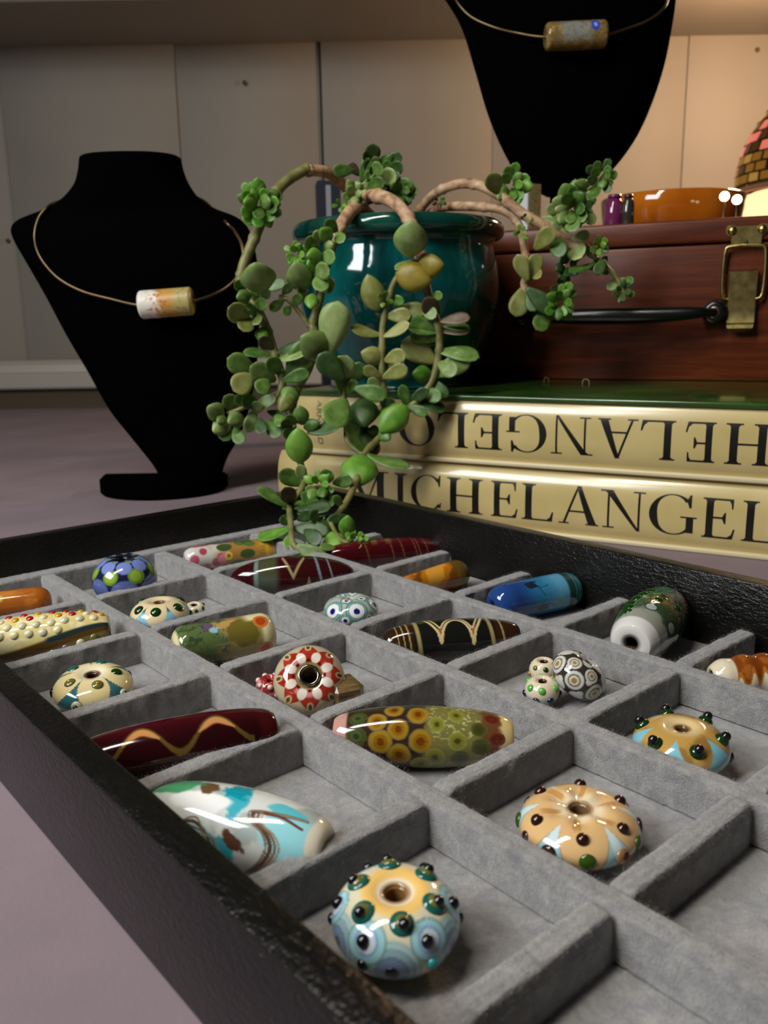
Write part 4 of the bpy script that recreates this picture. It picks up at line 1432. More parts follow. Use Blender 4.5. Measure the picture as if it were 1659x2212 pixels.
def c_swirl(t, ph, P, s, q):
    n = (fbm(P * 0.35, 11) - 0.5) * 1.0; n2 = (fbm(P * 1.1, 12) - 0.5) * 1.2
    c = base_c(len(t), (214, 218, 212))
    c = mixc(c, (170, 182, 176), ss(fbm(P * 0.16 + 7, 12), 0.48, 0.62))
    c = blob(c, s, q, 14.0, -1.5, 5.0, 6.0, (150, 214, 220), n * 0.6)
    c = blob(c, s, q, 12.5, -6.5, 4.0, 1.8, (96, 190, 200), n)
    c = blob(c, s, q, 1.5, -6.0, 2.6, 5.0, (60, 172, 188), n + n2 * 0.5, 0.95, -15)
    c = blob(c, s, q, 1.0, -8.5, 3.0, 2.6, (14, 150, 166), n2)
    c = blob(c, s, q, 1.0, 4.0, 4.0, 2.6, (40, 160, 180), n + n2 * 0.4, 0.9, 25)
    c = blob(c, s, q, -5.0, 2.0, 4.0, 2.4, (120, 204, 214), n, 0.8)
    c = blob(c, s, q, -5.5, -4.0, 7.0, 2.6, (240, 240, 236), n * 0.5)
    c = blob(c, s, q, -6.0, -8.0, 2.8, 1.7, (104, 78, 48), n + n2 * 0.6, 1.0, 20)
    c = blob(c, s, q, 3.6, 2.2, 2.9, 1.3, (92, 62, 46), n + n2 * 0.6, 1.0, 35)
    c = blob(c, s, q, -15.0, -8.5, 8.0, 3.4, (74, 152, 104), n * 0.6)
    for off, w_, col in ((0.0, 0.42, (92, 64, 48)), (0.95, 0.28, (122, 96, 74)), (-0.85, 0.24, (124, 106, 92)), (1.7, 0.2, (150, 138, 120))):
        c = stroke(c, s, q, [(16.5, -6.0), (11.0, -5.0), (6.6 + off, -4.2), (7.2 + off, -2.2), (10.0 + off, -0.6), (11.4 + off, 2.0), (10.2 + off, 5.2), (7.0 + off, 8.6)], w_, col)
        c = stroke(c, s, q, [(-9.0, 1.0), (-5.0, 0.2 + off), (-1.5 + off, 2.5), (-0.8 + off, 6.0), (-3.0, 9.0)], w_ * 0.8, col)
    c = stroke(c, s, q, [(16.2, -3.5), (12.0, -4.6), (8.5, -4.4)], 0.35, (110, 60, 44))
    c = blob(c, s, q, 0.5, 9.0, 3.5, 2.0, (84, 84, 46), n2)
    c = mixc(c, (226, 216, 192), ss(t + 0.06 * n, 0.86, 0.90))
    return c


make_tube('swirl_bead', 'turquoise white and brown marbled bead, half hidden by the near frame', (330, 1752), (708, 1838), 84, lambda t: sh_ellip(t, 0.42, 0.5), c_swirl, nphi=380)

# 6 blue disc with black dots


def c_blue(z, r, p, P, R, H):
    c = base_c(len(z), (220, 212, 182))
    c = mixc(c, (238, 196, 112), band(r / R, 0.40, 0.13) * (z > 0))
    c = mixc(c, (240, 232, 214), 1 - ss(r / R, 0.24, 0.34))
    c = mixc(c, (190, 170, 70), ss(-z / H, 0.1, 0.35))
    pr_ = disc_prof(R, 0.0019, H)
    eyes = [(*on_disc(pr_, k, ph), rr) for k, ph, rr in ((0.985, -4, R * 0.46), (0.005, 58, R * 0.42), (0.005, -62, R * 0.44), (0.98, 118, R * 0.4), (0.98, -120, R * 0.4), (0.97, 180, R * 0.4))]
    c = ring_eyes(c, P, eyes, ((1.0, (150, 180, 182)), (0.92, (176, 206, 206)), (0.80, (128, 156, 160)), (0.74, (150, 184, 196)), (0.56, (108, 126, 142)), (0.50, (128, 152, 184)), (0.22, (70, 78, 92))))
    ey2 = [(*on_disc(pr_, k, ph), rr) for k, ph, rr in ((0.090, -30, R * 0.32), (0.088, 34, R * 0.31), (0.08, 92, R * 0.32), (0.08, -88, R * 0.27), (0.08, 150, R * 0.27), (0.08, -148, R * 0.27))]
    c = ring_eyes(c, P, ey2, ((1.0, (104, 136, 132)), (0.93, (160, 208, 216)), (0.62, (132, 164, 204)), (0.5, (206, 220, 226))))
    return hole_paint(c, z, r, 0.0019, (136, 98, 56))


b = make_disc('spotted_disc_bead', 'pale blue and cream disc bead with black dots, nearest in the tray', 855, 1988, 250, 0.0132, c_blue, 0.0019, 5, nphi=300)
for i, ph in enumerate((8, 68, 128, 188, 248, 308)):
    b.dot(0.168, ph, 0.0021, 'teal', 0.42, 0.2)
    b.dot(0.168, ph + 1, 0.00145, 'olive', 0.75, -0.05)
    b.dot(0.168 - 0.012, ph + 2, 0.00105, 'black', 1.0, -0.7)
for ph in (-30, 34, 92, -88, 150, -148):
    b.dot(0.088, ph - 3, 0.00115, 'black', 0.9, 0.0)
for ph, cl in ((-30, 'black'), (32, 'aqua'), (-92, 'black'), (92, 'teal'), (150, 'black'), (-150, 'aqua')):
    b.dot(0.992, ph, 0.00105, cl, 0.8, 0.1)
b.dot(0.985, -4, 0.0012, 'black', 0.35, 0.2)

# ------------------------------------------------------------------ second column
# 7 blue flower ball


def c_flower(z, r, p, P, R, H):
    c = base_c(len(z), (26, 32, 66))
    pr_ = disc_prof(R, 0.0022, H)
    lo = [(*on_disc(pr_, 0.975, ph), R * 0.42) for ph in range(0, 360, 51)]
    c = ring_eyes(c, P, lo, ((1.0, (92, 106, 164)),))
    md = [(*on_disc(pr_, 0.085, ph + 25), R * 0.25) for ph in range(0, 360, 51)]
    c = ring_eyes(c, P, md, ((1.0, (112, 146, 44)), (0.72, (140, 176, 66))))
    hi = [(*on_disc(pr_, 0.155, ph), R * 0.24) for ph in range(0, 360, 45)]
    c = ring_eyes(c, P, hi, ((1.0, (120, 138, 204)),))
    tp = [(*on_disc(pr_, 0.205, ph + 20), R * 0.10) for ph in range(0, 360, 51)]
    c = ring_eyes(c, P, tp, ((1.0, (112, 138, 120)),))
    return mixc(c, (14, 14, 24), 1 - ss(r / R, 0.26, 0.30))


make_disc('flower_bead', 'round dark blue bead with periwinkle and lime petals', 270, 1254, 130, 0.0200, c_flower, 0.0020, 4, nphi=220, hp=0.92)

# 8 cream and pale blue disc with green dots + small companion


def c_cb(z, r, p, P, R, H):
    c = base_c(len(z), (228, 208, 164))
    d = np.degrees(p)
    w = zig(d, 20, 60)
    up = H / 2 * (0.88 - 1.3 * w ** 0.9)
    c = mixc(c, (144, 196, 214), ss(up - z, 0, H * 0.05) * (r > R * 0.45))
    c = mixc(c, (52, 88, 100), ss(up - z, 0, H * 0.05) * (r > R * 0.45) * ss(z / H, 0.26, 0.34))
    return hole_paint(c, z, r, 0.0016, (110, 80, 60))


b = make_disc('ribbed_bead', 'cream disc bead with pale blue petals and green dots next to a tiny bead', 346, 1328, 122, 0.0120, c_cb, 0.0016, 0, nphi=200)
for i, ph in enumerate((-60, -10, 50, 110, 170, 230)):
    b.dot(0.12, ph, 0.0019, 'dkgreen', 0.6, 0.25)
for ph in (-75, 20, 85, 140, 200):
    b.dot(0.99, ph, 0.0016, 'dkgreen' if ph != 20 else 'cream', 0.7, 0.2)


def c_small(z, r, p, P, R, H):
    c = base_c(len(z), (226, 214, 184))
    c = mixc(c, (190, 214, 216), ss(-z / H, -0.05, 0.2))
    return hole_paint(c, z, r, 0.0009, (50, 36, 26))


b = make_disc('tiny_bead', 'tiny cream bead with dark green dots behind the pale blue petal bead', 420, 1318, 44, 0.0052, c_small, 0.0009, 10, nphi=90)
for i in range(7):
    b.dot(0.08, i * 51 + 10, 0.00075, 'dkgreen', 0.8, 0.1)

# 9 olive floral tube


def c_oliv(t, ph, P, s, q):
    c = base_c(len(t), (150, 132, 78))
    n = fbm(P * 0.25, 21); n2 = fbm(P * 0.6, 22)
    c = mixc(c, (92, 110, 62), ss(0.1 - t + 1.2 * (n - 0.5), 0.1, 0.4))
    c = mixc(c, (64, 78, 42), ss(n2, 0.55, 0.7) * ss(-t, -0.1, 0.2))
    c = mixc(c, (186, 150, 84), band(ph, -48, 16) * band(t, 0.0, 0.25))
    d = np.sqrt((s - 5) ** 2 + (q + 2) ** 2)
    c = mixc(c, (112, 100, 40), 1 - ss(d + 2 * (n2 - 0.5), 4.6, 5.4))
    c = mixc(c, (104, 84, 104), 1 - ss(np.sqrt((s + 6) ** 2 + (q + 6) ** 2), 1.6, 2.4))
    c = mixc(c, (150, 190, 200), 1 - ss(np.sqrt(((s + 4) * 0.7) ** 2 + (q + 4.2) ** 2), 0.9, 1.4))
    c = mixc(c, (36, 76, 76), band(fbm(P * 0.45 + 9, 31), 0.5, 0.015) * ss(-t, -0.1, 0.1))
    c = mixc(c, (220, 208, 160), ss(t, 0.62, 0.72) + ss(-t, 0.9, 0.95))
    c = mixc(c, (226, 214, 160), ss(t, 0.3, 0.5) * (1 - ss(ph, -50, -38)))
    for (t0, p0, rr) in ((0.80, -38, 2.4), (0.84, 42, 2.4), (0.8, 120, 2.3), (0.8, -120, 2.3)):
        d = np.sqrt((s - t0 * 14) ** 2 + ((ph - p0) * 0.12) ** 2)
        c = mixc(c, (200, 120, 50), 1 - ss(d, rr, rr * 1.1)); c = mixc(c, (172, 66, 22), 1 - ss(d, rr * 0.6, rr * 0.75))
    return c


make_tube('floral_bead', 'olive green painted tube bead with cream end and orange spots', (374, 1404), (590, 1366), 46, lambda t: sh_round(t, 0.26, 0.5, 0.42), c_oliv, nphi=220)

# 10 red and white flower bead with silver core
FB = at_z(668, 1470, FLOOR + 0.0104)


def c_red(z, r, p, P, R, H):
    c = base_c(len(z), (186, 172, 142))
    d = np.degrees(p)
    top = z > -H * 0.05
    rr = r / R
    star = 0.94 - 0.22 * zig(d, 0, 45)
    c = mixc(c, (150, 40, 24), (1 - ss(rr, star - 0.02, star + 0.02)) * top)
    c = mixc(c, (170, 52, 34), ss(fbm(P * 300, 5), 0.4, 0.6) * (1 - ss(rr, star - 0.06, star - 0.02)) * top)
    c = mixc(c, (206, 140, 132), (1 - ss(rr, 0.58, 0.62)) * top * ss(np.sin(p * 3 + 1), -0.2, 0.4))
    for i in range(8):
        a = math.radians(i * 45 + 22)
        x, y = math.cos(a), math.sin(a)
        u_ = (P[:, 0] * x + P[:, 1] * y) / R; v_ = (-P[:, 0] * y + P[:, 1] * x) / R
        e = ((u_ - 0.54) / 0.165) ** 2 + (v_ / 0.135) ** 2
        c = mixc(c, (232, 222, 206), (1 - ss(e, 0.8, 1.1)) * top)
        a = math.radians(i * 45)
        x, y = math.cos(a), math.sin(a)
        u_ = (P[:, 0] * x + P[:, 1] * y) / R; v_ = (-P[:, 0] * y + P[:, 1] * x) / R
        e = ((u_ - 0.84) / 0.12) ** 2 + (v_ / 0.10) ** 2
        c = mixc(c, (196, 178, 140), (1 - ss(e, 0.8, 1.1)) * (z > -H * 0.2)); c = mixc(c, (92, 72, 26), (1 - ss(e, 0.22, 0.36)) * (z > -H * 0.2))
        e = ((u_ - 0.42) / 0.06) ** 2 + (v_ / 0.05) ** 2
        c = mixc(c, (84, 18, 14), (1 - ss(e, 0.8, 1.2)) * top)
    c = mixc(c, (150, 128, 78), (1 - ss(rr, 0.36, 0.40)) * top)
    return c


b = make_disc('flower_bead', 'red and white flower bead with a silver core facing the camera', 668, 1470, 146, 0.0125, c_red, 0.0024, 0, nphi=260)
v = CAM - FB; v /= np.linalg.norm(v)
zax = v * 0.93 + np.array([0, 0, 0.30]); zax /= np.linalg.norm(zax)
xax = np.cross(np.array([0, 0, 1.0]), zax); xax /= np.linalg.norm(xax)
yax = np.cross(zax, xax)
cb = at_z(668, 1470, FLOOR + b.R * 0.98)
mt = Matrix.Identity(4)
for i in range(3):
    mt[i][0] = xax[i]; mt[i][1] = yax[i]; mt[i][2] = zax[i]; mt[i][3] = cb[i]
b.root.matrix_basis = mt
M_SILVER = simple('silver_core', (190, 184, 172), 0.18, 1.0)
vs, fs = lathe([(0.0054 + 0.0005 * math.sin(a), 0.0026 + 0.0005 * math.cos(a)) for a in np.linspace(0, 2 * math.pi, 14, endpoint=False)], 40, True)
mesh_obj('core_ring', vs, fs, M_SILVER, b.root)
vs, fs = lathe([(0.0054, 0.0023), (-0.004, 0.0022), (-0.004, 0.0)], 30)
mesh_obj('core_tube', vs, fs, simple('dark_core', (26, 22, 12), 0.5, 0.6), b.root)


def c_redsmall(z, r, p, P, R, H):
    c = base_c(len(z), (150, 44, 42))
    return mixc(c, (206, 132, 130), ss(fbm(P * 500, 3), 0.5, 0.6))


b = make_disc('tiny_bead', 'small red bead with raised white dots behind the flower bead', 584, 1488, 62, 0.0075, c_redsmall, 0.001, 8, nphi=110)
for i in range(7):
    b.dot(0.12, i * 51, 0.00085, 'pinkw', 0.9, 0.0); b.dot(0.0, i * 51 + 25, 0.00085, 'pinkw', 0.9, 0.0)
mm = Mat('banded_stone', (104, 82, 50), 0.3, Coat_Weight=0.3)
mm.color(mm.ramp(mm.noise(240, 5, vec=mm.mapping((0.3, 1, 3)), dist=1.0), [(0.3, (64, 48, 28)), (0.55, (128, 104, 66)), (0.8, (170, 148, 104))]))
cbx = at_z(742, 1502, FLOOR + 0.0052)
o = thing('stone_bead', 'brown faceted stone bead right of the red flower bead', 'bead', (cbx[0], cbx[1], FLOOR + 0.0002), math.radians(25))
bm = box_bm(-0.0050, 0.0050, -0.0046, 0.0046, 0, 0.0098, 0.0018, 1)
bm_obj('body', bm, mm.m, o)

# 11 yellow spotted long bead


def c_spot(t, ph, P, s, q):
    n = fbm(P * 0.9, 41); n2 = fbm(P * 2.2, 42)
    c = base_c(len(t), (52, 38, 28))
    c = mixc(c, (116, 112, 58), ss(t + 0.25 * (n - 0.5), -0.02, 0.08))
    c = mixc(c, (176, 174, 116), ss(n2, 0.56, 0.66) * ss(t, 0.02, 0.1) * (1 - ss(ph, -5, 15)))
    c = mixc(c, (104, 66, 38), ss(t, 0.60, 0.68))
    c = mixc(c, (216, 192, 128), ss(t + 0.1 * (n - 0.5), 0.82, 0.88))
    sp = [(-.49, -29, 2.5, 0), (-.31, -58, 2.5, 0), (-.05, -44, 2.7, 0), (-.26, -13, 2.6, 0), (-.45, 12, 3.0, 0), (-.02, 9, 2.9, 0), (-.25, 37, 3.0, 0), (-.70, -40, 2.3, 1), (-.71, 2, 2.5, 1), (.155, -23, 1.9, 2), (.36, -44, 2.0, 2), (.37, 8, 2.2, 2), (.60, -16, 2.0, 3), (.62, 20, 2.3, 3), (.13, 40, 2.4, 2), (-.02, 60, 2.6, 2), (.74, -44, 2.0, 4), (.79, 4, 2.1, 4), (.4, 45, 2.3, 3)]
    for i in range(16):
        sp.append((-0.7 + 0.1 * i, 95 + 37 * (i % 5), 2.5, i % 3))
    cols = {0: ((128, 104, 66), (152, 122, 34), (138, 96, 18), (104, 56, 12)), 1: ((70, 80, 40), (64, 72, 30), (70, 84, 44), (44, 56, 30)), 2: ((150, 150, 84), (128, 130, 46), (116, 118, 40), (84, 62, 18)), 3: ((96, 92, 48), (74, 80, 30), (62, 66, 26), (66, 60, 22)), 4: ((128, 72, 44), (100, 50, 32), (86, 34, 22), (104, 40, 24))}
    for (t0, p0, rr, k) in sp:
        dph = (ph - p0 + 180) % 360 - 180
        d = np.sqrt((s - t0 * 22.3) ** 2 + (dph * 0.125) ** 2) + 0.5 * (n - 0.5)
        for fr, col in zip((1.0, 0.9, 0.6, 0.32), cols[k]):
            c = mixc(c, col, 1 - ss(d, rr * fr * 0.93, rr * fr * 1.05))
    c = mixc(c, (192, 146, 134), (1 - ss(t, -0.86, -0.82)) * (1 - ss(ph, 30, 50) * 0.4))
    return c


make_tube('spotted_bead', 'long olive bead with yellow ringed spots and a cream end', (722, 1588), (1108, 1594), 63, lambda t: sh_ellip(t, 0.50, 0.55), c_spot, nphi=320)

# 12 tan disc with brown dots


def c_tan(z, r, p, P, R, H):
    c = base_c(len(z), (220, 180, 124))
    d = np.degrees(p)
    n = fbm(P * 260, 61)
    c = mixc(c, (232, 212, 176), (1 - ss(r / R, 0.32, 0.5)) * (z > 0))
    c = mixc(c, (196, 146, 84), band(np.sin(p * 6 + 1.2 + 2 * n), 0.9, 0.12) * band(r / R, 0.5, 0.16) * (z > 0))
    for ph0, w0 in ((-27, 15), (40, 15), (100, 14), (158, 14), (-85, 14), (-140, 14)):
        dd = np.abs((d - ph0 + 180) % 360 - 180)
        ww = 0.95 * w0 * np.clip((0.80 - z / (H / 2)) / 0.8, 0, 1.3) ** 0.65
        m_ = (1 - ss(dd, ww * 0.9, ww * 1.05 + 0.01)) * (r > R * 0.45)
        c = mixc(c, (160, 128, 70), (1 - ss(dd, ww * 1.02, ww * 1.15 + 0.01)) * (r > R * 0.45))
        c = mixc(c, (158, 196, 208), m_)
        c = mixc(c, (206, 224, 224), m_ * (1 - ss(dd, 3, 7)) * ss(z / H, 0.0, 0.2))
    return hole_paint(c, z, r, 0.0020, (126, 96, 60))


b = make_disc('dotted_disc_bead', 'tan disc bead with pale blue drips and dark brown dots', 1250, 1784, 236, 0.0106, c_tan, 0.0020, 2, nphi=300, disp=lambda z, r, p, R, H: (-(np.exp(-((r / R - 0.42) / 0.16) ** 2)) * (0.5 + 0.5 * np.sin(6 * p + 1.2)) * 0.0009 * (z > 0), 0 * r))
for ph in (5, 62, 122, 180, 238, 302):
    b.dot(0.12, ph, 0.00135, 'brown', 0.95, 0.1)
for i, (ph, cl, rr) in enumerate(((-27, 'brown', 1.75), (9, 'green', 1.7), (44, 'tan', 1.6), (72, 'green', 1.5), (100, 'brown', 1.6), (-58, 'brown', 1.2), (-85, 'green', 1.6), (-118, 'brown', 1.3), (-140, 'green', 1.5), (130, 'green', 1.5), (160, 'brown', 1.5))):
    b.dot(0.012, ph, rr * 0.001, cl, 0.5, 0.15)
b.dot(0.012, 46, 0.0010, 'brown', 0.8, -0.3)

# ------------------------------------------------------------------ third column
# 13 pink floral tube


def c_pink(t, ph, P, s, q):
    n = fbm(P * 0.3, 71)
    c = base_c(len(t), (168, 124, 58))
    c = mixc(c, (206, 160, 40), ss(t, 0.4, 0.7) * ss(n, 0.4, 0.55))
    c = mixc(c, (226, 206, 140), ss(t, 0.86, 0.95))
    c = mixc(c, (206, 204, 196), 1 - ss(t + 0.5 * (n - 0.5), -0.5, -0.1))
    rg = np.random.RandomState(5)
    for i in range(26):
        t0 = rg.uniform(-0.9, -0.1); p0 = rg.uniform(-180, 180); rr = rg.uniform(1.6, 2.8)
        col = ((186, 84, 112), (206, 132, 146), (176, 66, 84))[i % 3]
        d = np.sqrt((s - t0 * 19) ** 2 + (((ph - p0 + 180) % 360 - 180) * 0.09) ** 2)
        c = mixc(c, col, 1 - ss(d, rr * 0.7, rr))
    for i in range(20):
        t0 = rg.uniform(-0.25, 0.45); p0 = rg.uniform(-180, 180); rr = rg.uniform(1.6, 3.0)
        col = ((84, 110, 52), (112, 132, 66), (60, 84, 44))[i % 3]
        d = np.sqrt(((s - t0 * 19) * 0.6) ** 2 + (((ph - p0 + 180) % 360 - 180) * 0.09) ** 2)
        c = mixc(c, col, 1 - ss(d, rr * 0.8, rr))
    d = np.sqrt((s + 2) ** 2 + ((ph - 5) * 0.09) ** 2)
    c = mixc(c, (220, 190, 80), 1 - ss(d, 1.5, 1.9)); c = mixc(c, (160, 100, 30), 1 - ss(d, 0.7, 1.0))
    return c


make_tube('floral_bead', 'pink white and amber flower painted tube bead at the far end', (398, 1210), (594, 1186), 26, lambda t: sh_round(t, 0.26, 0.5, 0.40), c_pink, nphi=160)

# 14 dark red pointed bead


def c_dred(t, ph, P, s, q):
    c = base_c(len(t), (54, 12, 16))
    c = mixc(c, (78, 84, 74), band(t, -0.42, 0.2) * ss(ph, -30, 0))
    c = mixc(c, (70, 74, 46), band(t, -0.40, 0.16) * (1 - ss(ph, -20, 10)))
    c = mixc(c, (110, 128, 122), band(t, -0.58, 0.035))
    ln = -60 + 62 * (1 - np.abs((t - 0.02) / 0.17))
    c = mixc(c, (150, 140, 96), band(ph, ln, 9) * (np.abs(t - 0.02) < 0.18))
    ln = 70 - 68 * (1 - np.abs((t - 0.27) / 0.12))
    c = mixc(c, (120, 124, 92), ss(ph, ln - 5, ln + 5) * (np.abs(t - 0.27) < 0.12))
    c = mixc(c, (112, 130, 140), band(t - (ph * 0.0012), 0.45, 0.022)); c = mixc(c, (128, 130, 126), band(t - (ph * 0.0012), 0.64, 0.014))
    return c


make_tube('pointed_bead', 'glossy dark red pointed bead with pale zigzag lines below the plant', (500, 1250), (764, 1240), 44, lambda t: sh_ellip(t, 0.16, 0.6), c_dred, nphi=200)

# 15 blue eye bead


def c_eye(z, r, p, P, R, H):
    c = base_c(len(z), (176, 182, 166))
    pr_ = disc_prof(R, 0.0012, H)
    big = [(*on_disc(pr_, k, ph), R * rr) for k, ph, rr in ((0.09, 14, 0.36), (0.075, -46, 0.35), (0.09, 76, 0.32), (0.09, 128, 0.28), (0.09, -105, 0.28), (0.09, 180, 0.28), (0.2, -20, 0.2), (0.2, 60, 0.2), (0.2, 170, 0.2), (0.2, -120, 0.2))]
    sml = [(*on_disc(pr_, k, ph), R * rr) for k, ph, rr in ((0.99, -12, 0.19), (0.985, 40, 0.19), (0.99, 95, 0.19), (0.99, -78, 0.19), (0.99, 150, 0.19), (0.99, -140, 0.19))]
    c = ring_eyes(c, P, big, ((1.14, (64, 84, 74)), (1.06, (116, 180, 182)), (0.86, (84, 92, 84)), (0.80, (230, 230, 228))))
    for (x, y, z_, r_) in big:
        c = ring_eyes(c, P, [(x + r_ * 0.12, y, z_ - r_ * 0.05, r_ * 0.8)], ((0.42, (22, 26, 116)),))
    c = ring_eyes(c, P, sml, ((1.25, (60, 72, 66)), (1.14, (132, 172, 166)), (0.9, (70, 76, 80)), (0.8, (222, 222, 220)), (0.42, (24, 28, 116))))
    return c


make_disc('eye_bead', 'white and aqua bead with dark blue eye spots', 758, 1318, 118, 0.0112, c_eye, 0.0011, 0, nphi=260)

# 16 dark agate style bead


def c_agate(t, ph, P, s, q):
    c = base_c(len(t), (22, 22, 20))
    c = mixc(c, (50, 29, 16), ss(np.abs(t), 0.56, 0.64))
    for x0 in (-4.6, 5.5):
        c = blob(c, s, q, x0, -2.6, 1.2, 2.6, (146, 98, 54))
    c = stroke(c, s, q, [(-9.2, -10.0), (-7.2, -6.2), (-5.4, -2.8), (-4.6, 0.6), (-3.9, -3.0), (-2.2, -6.4), (0.4, -7.9), (3.0, -6.4), (4.8, -2.8), (5.6, 1.4), (6.4, -2.6), (8.0, -6.2), (9.4, -10.0)], 0.42, (206, 186, 134))
    c = stroke(c, s, q, [(-7.8, -10.0), (-5.9, -6.4), (-4.6, -4.6), (-3.2, -6.8), (-1.4, -8.6), (0.4, -9.2), (2.4, -8.4), (4.2, -6.2), (5.5, -4.0), (6.8, -6.6), (8.0, -10.0)], 0.28, (206, 186, 134))
    tri = 5.4 + 2.2 * np.abs(s - 0.4)
    c = mixc(c, (124, 114, 72), ss(q - tri, -0.3, 0.3) * (np.abs(s - 0.4) < 3.0))
    for t0, w in ((0.55, 0.030), (0.72, 0.016), (-0.53, 0.030), (-0.66, 0.012), (-0.74, 0.010), (-0.82, 0.008)):
        c = mixc(c, (150, 136, 88), band(t - ph * 0.0006, t0, w))
    return c


make_tube('agate_bead', 'black and cream banded bead with a double V pattern', (832, 1392), (1120, 1376), 47, lambda t: sh_ellip(t, 0.50, 0.55), c_agate, nphi=260)

# 17 black and white netted bead and two small ones


def c_bw(z, r, p, P, R, H):
    c = base_c(len(z), (58, 50, 40))
    pr_ = disc_prof(R, 0.0011, H)
    rg = np.random.RandomState(2)
    eyes = []
    for k, n, rr, o in ((0.0, 7, 0.36, 0), (0.115, 7, 0.27, 26), (0.885, 7, 0.27, 26), (0.2, 5, 0.21, 0), (0.8, 5, 0.2, 0), (0.06, 7, 0.13, 26), (0.94, 7, 0.13, 26)):
        for i in range(n):
            eyes.append((*on_disc(pr_, k, i * 360 / n + o), R * rr))
    c = ring_eyes(c, P, eyes, ((0.93, (204, 206, 200)),))
    for e in eyes[:7] + eyes[7:21:2]:
        c = ring_eyes(c, P, [e], ((0.62, (118, 98, 66)), (0.48, (206, 200, 176))))
        c = ring_eyes(c, P, [e], ((0.26, (150, 124, 84)),))
    c = mixc(c, (196, 198, 204), 1 - ss(r / R, 0.34, 0.40))
    return hole_paint(c, z, r, 0.0012, (96, 70, 44))


b = make_disc('netted_bead', 'white bead with black net and ringed circles, lying on two smaller beads', 1250, 1460, 118, 0.0115, c_bw, 0.0012, 0, nphi=240)
cb = at_z(1250, 1458, FLOOR + 0.0078)
v = CAM - cb; v /= np.linalg.norm(v)
zax = np.array([0.55, -0.05, 0.80]); zax /= np.linalg.norm(zax)
xax = v - zax * np.dot(v, zax); xax /= np.linalg.norm(xax); yax = np.cross(zax, xax)
mt = Matrix.Identity(4)
for i in range(3):
    mt[i][0] = xax[i]; mt[i][1] = yax[i]; mt[i][2] = zax[i]; mt[i][3] = cb[i]
b.root.matrix_basis = mt


def c_sm1(z, r, p, P, R, H):
    c = base_c(len(z), (222, 206, 176))
    c = mixc(c, (176, 200, 196), ss(-z / H, -0.02, 0.15))
    return hole_paint(c, z, r, 0.0010, (64, 36, 20))


b = make_disc('tiny_bead', 'small cream bead with lime and navy dots, front one of the pair', 1171, 1492, 72, 0.0078, c_sm1, 0.0010, 6, nphi=140)
for i, ph in enumerate((0, 62, 124, 186, 248, 310)):
    b.dot(0.10, ph, 0.00105, 'lime', 0.7, 0.2); b.dot(0.965, ph + 31, 0.00105, 'navy', 0.8, 0.1)
b = make_disc('tiny_bead', 'small cream bead with olive and brown dots, rear one of the pair', 1174, 1448, 60, 0.0076, c_sm1, 0.0010, 4, nphi=120, lift=0.0)
for i, ph in enumerate((10, 72, 134, 196, 258, 320)):
    b.dot(0.10, ph, 0.0008, 'olive' if i % 2 else 'dkgreen', 0.7, 0.2); b.dot(0.97, ph + 31, 0.0009, 'tan', 0.9, 0.1)

# 18 gold disc with raised green dots


def c_spk(z, r, p, P, R, H):
    c = base_c(len(z), (190, 150, 78))
    d = np.degrees(p)
    c = mixc(c, (150, 112, 52), ss(fbm(P * 200, 91), 0.45, 0.65))
    c = mixc(c, (222, 196, 140), (1 - ss(r / R, 0.3, 0.55)) * (z > 0))
    for ph0 in (-8, 55, 115, 175, -70, -128):
        dd = np.abs((d - ph0 + 180) % 360 - 180)
        ww = 23 * np.clip((0.84 - z / (H / 2)) / 0.9, 0, 1.2) ** 0.8
        c = mixc(c, (128, 190, 204), (1 - ss(dd, ww * 0.9, ww * 1.06 + 0.01)) * (r > R * 0.4))
    return hole_paint(c, z, r, 0.0015, (96, 66, 36))


b = make_disc('knobbed_bead', 'gold brown disc bead with tall dark green knobs', 1470, 1612, 186, 0.0116, c_spk, 0.0014, 2, nphi=240)
for ph in (-38, 24, 84, 144, 204, 264):
    b.dot(0.11, ph, 0.0019, 'dkgreen', 0.85, 0.2)
    b.dot(0.11 + 0.005, ph, 0.0012, 'black', 1.0, -1.05)
for ph in (30, 90, 150, -30, -90, -150):
    b.dot(0.965, ph + 4, 0.0014, 'dkgreen' if ph == 30 else 'black', 0.9, 0.1)

# ------------------------------------------------------------------ fourth column
# 19 maroon


def c_mar(t, ph, P, s, q):
    c = base_c(len(t), (60, 8, 14))
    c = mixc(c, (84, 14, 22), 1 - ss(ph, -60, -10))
    c = mixc(c, (96, 78, 40), band(np.abs(t + 0.05), 0.12, 0.05) * (1 - ss(ph, -50, -30)))
    for t0 in (0.12, 0.3, 0.52, 0.58, 0.72, -0.3):
        c = mixc(c, (100, 62, 44), band(t - ph * 0.0008, t0, 0.012))
    return c


make_tube('maroon_bead', 'long glossy maroon bead below the plant, against the far frame', (700, 1204), (952, 1186), 32, lambda t: sh_ellip(t, 0.42, 0.5), c_mar, nphi=180)

# 20 tiger eye


def c_tig(t, ph, P, s, q):
    w = fbm(P * 0.2, 95)
    f = np.sin(s * 0.32 + 4 * w + q * 0.12)
    c = base_c(len(t), (186, 112, 22))
    c = mixc(c, (216, 154, 52), ss(f, 0.1, 0.9)); c = mixc(c, (120, 70, 14), ss(-f, 0.4, 0.9))
    c = mixc(c, (92, 74, 30), ss(t, 0.35, 0.7))
    return c


make_tube('tiger_eye_bead', 'amber yellow banded bead tapering to the left, against the far frame', (862, 1270), (1002, 1236), 33, lambda t: sh_round(t, 0.3, 0.5, 0.45) * (0.80 + 0.20 * t), c_tig, nphi=150)

# 21 blue


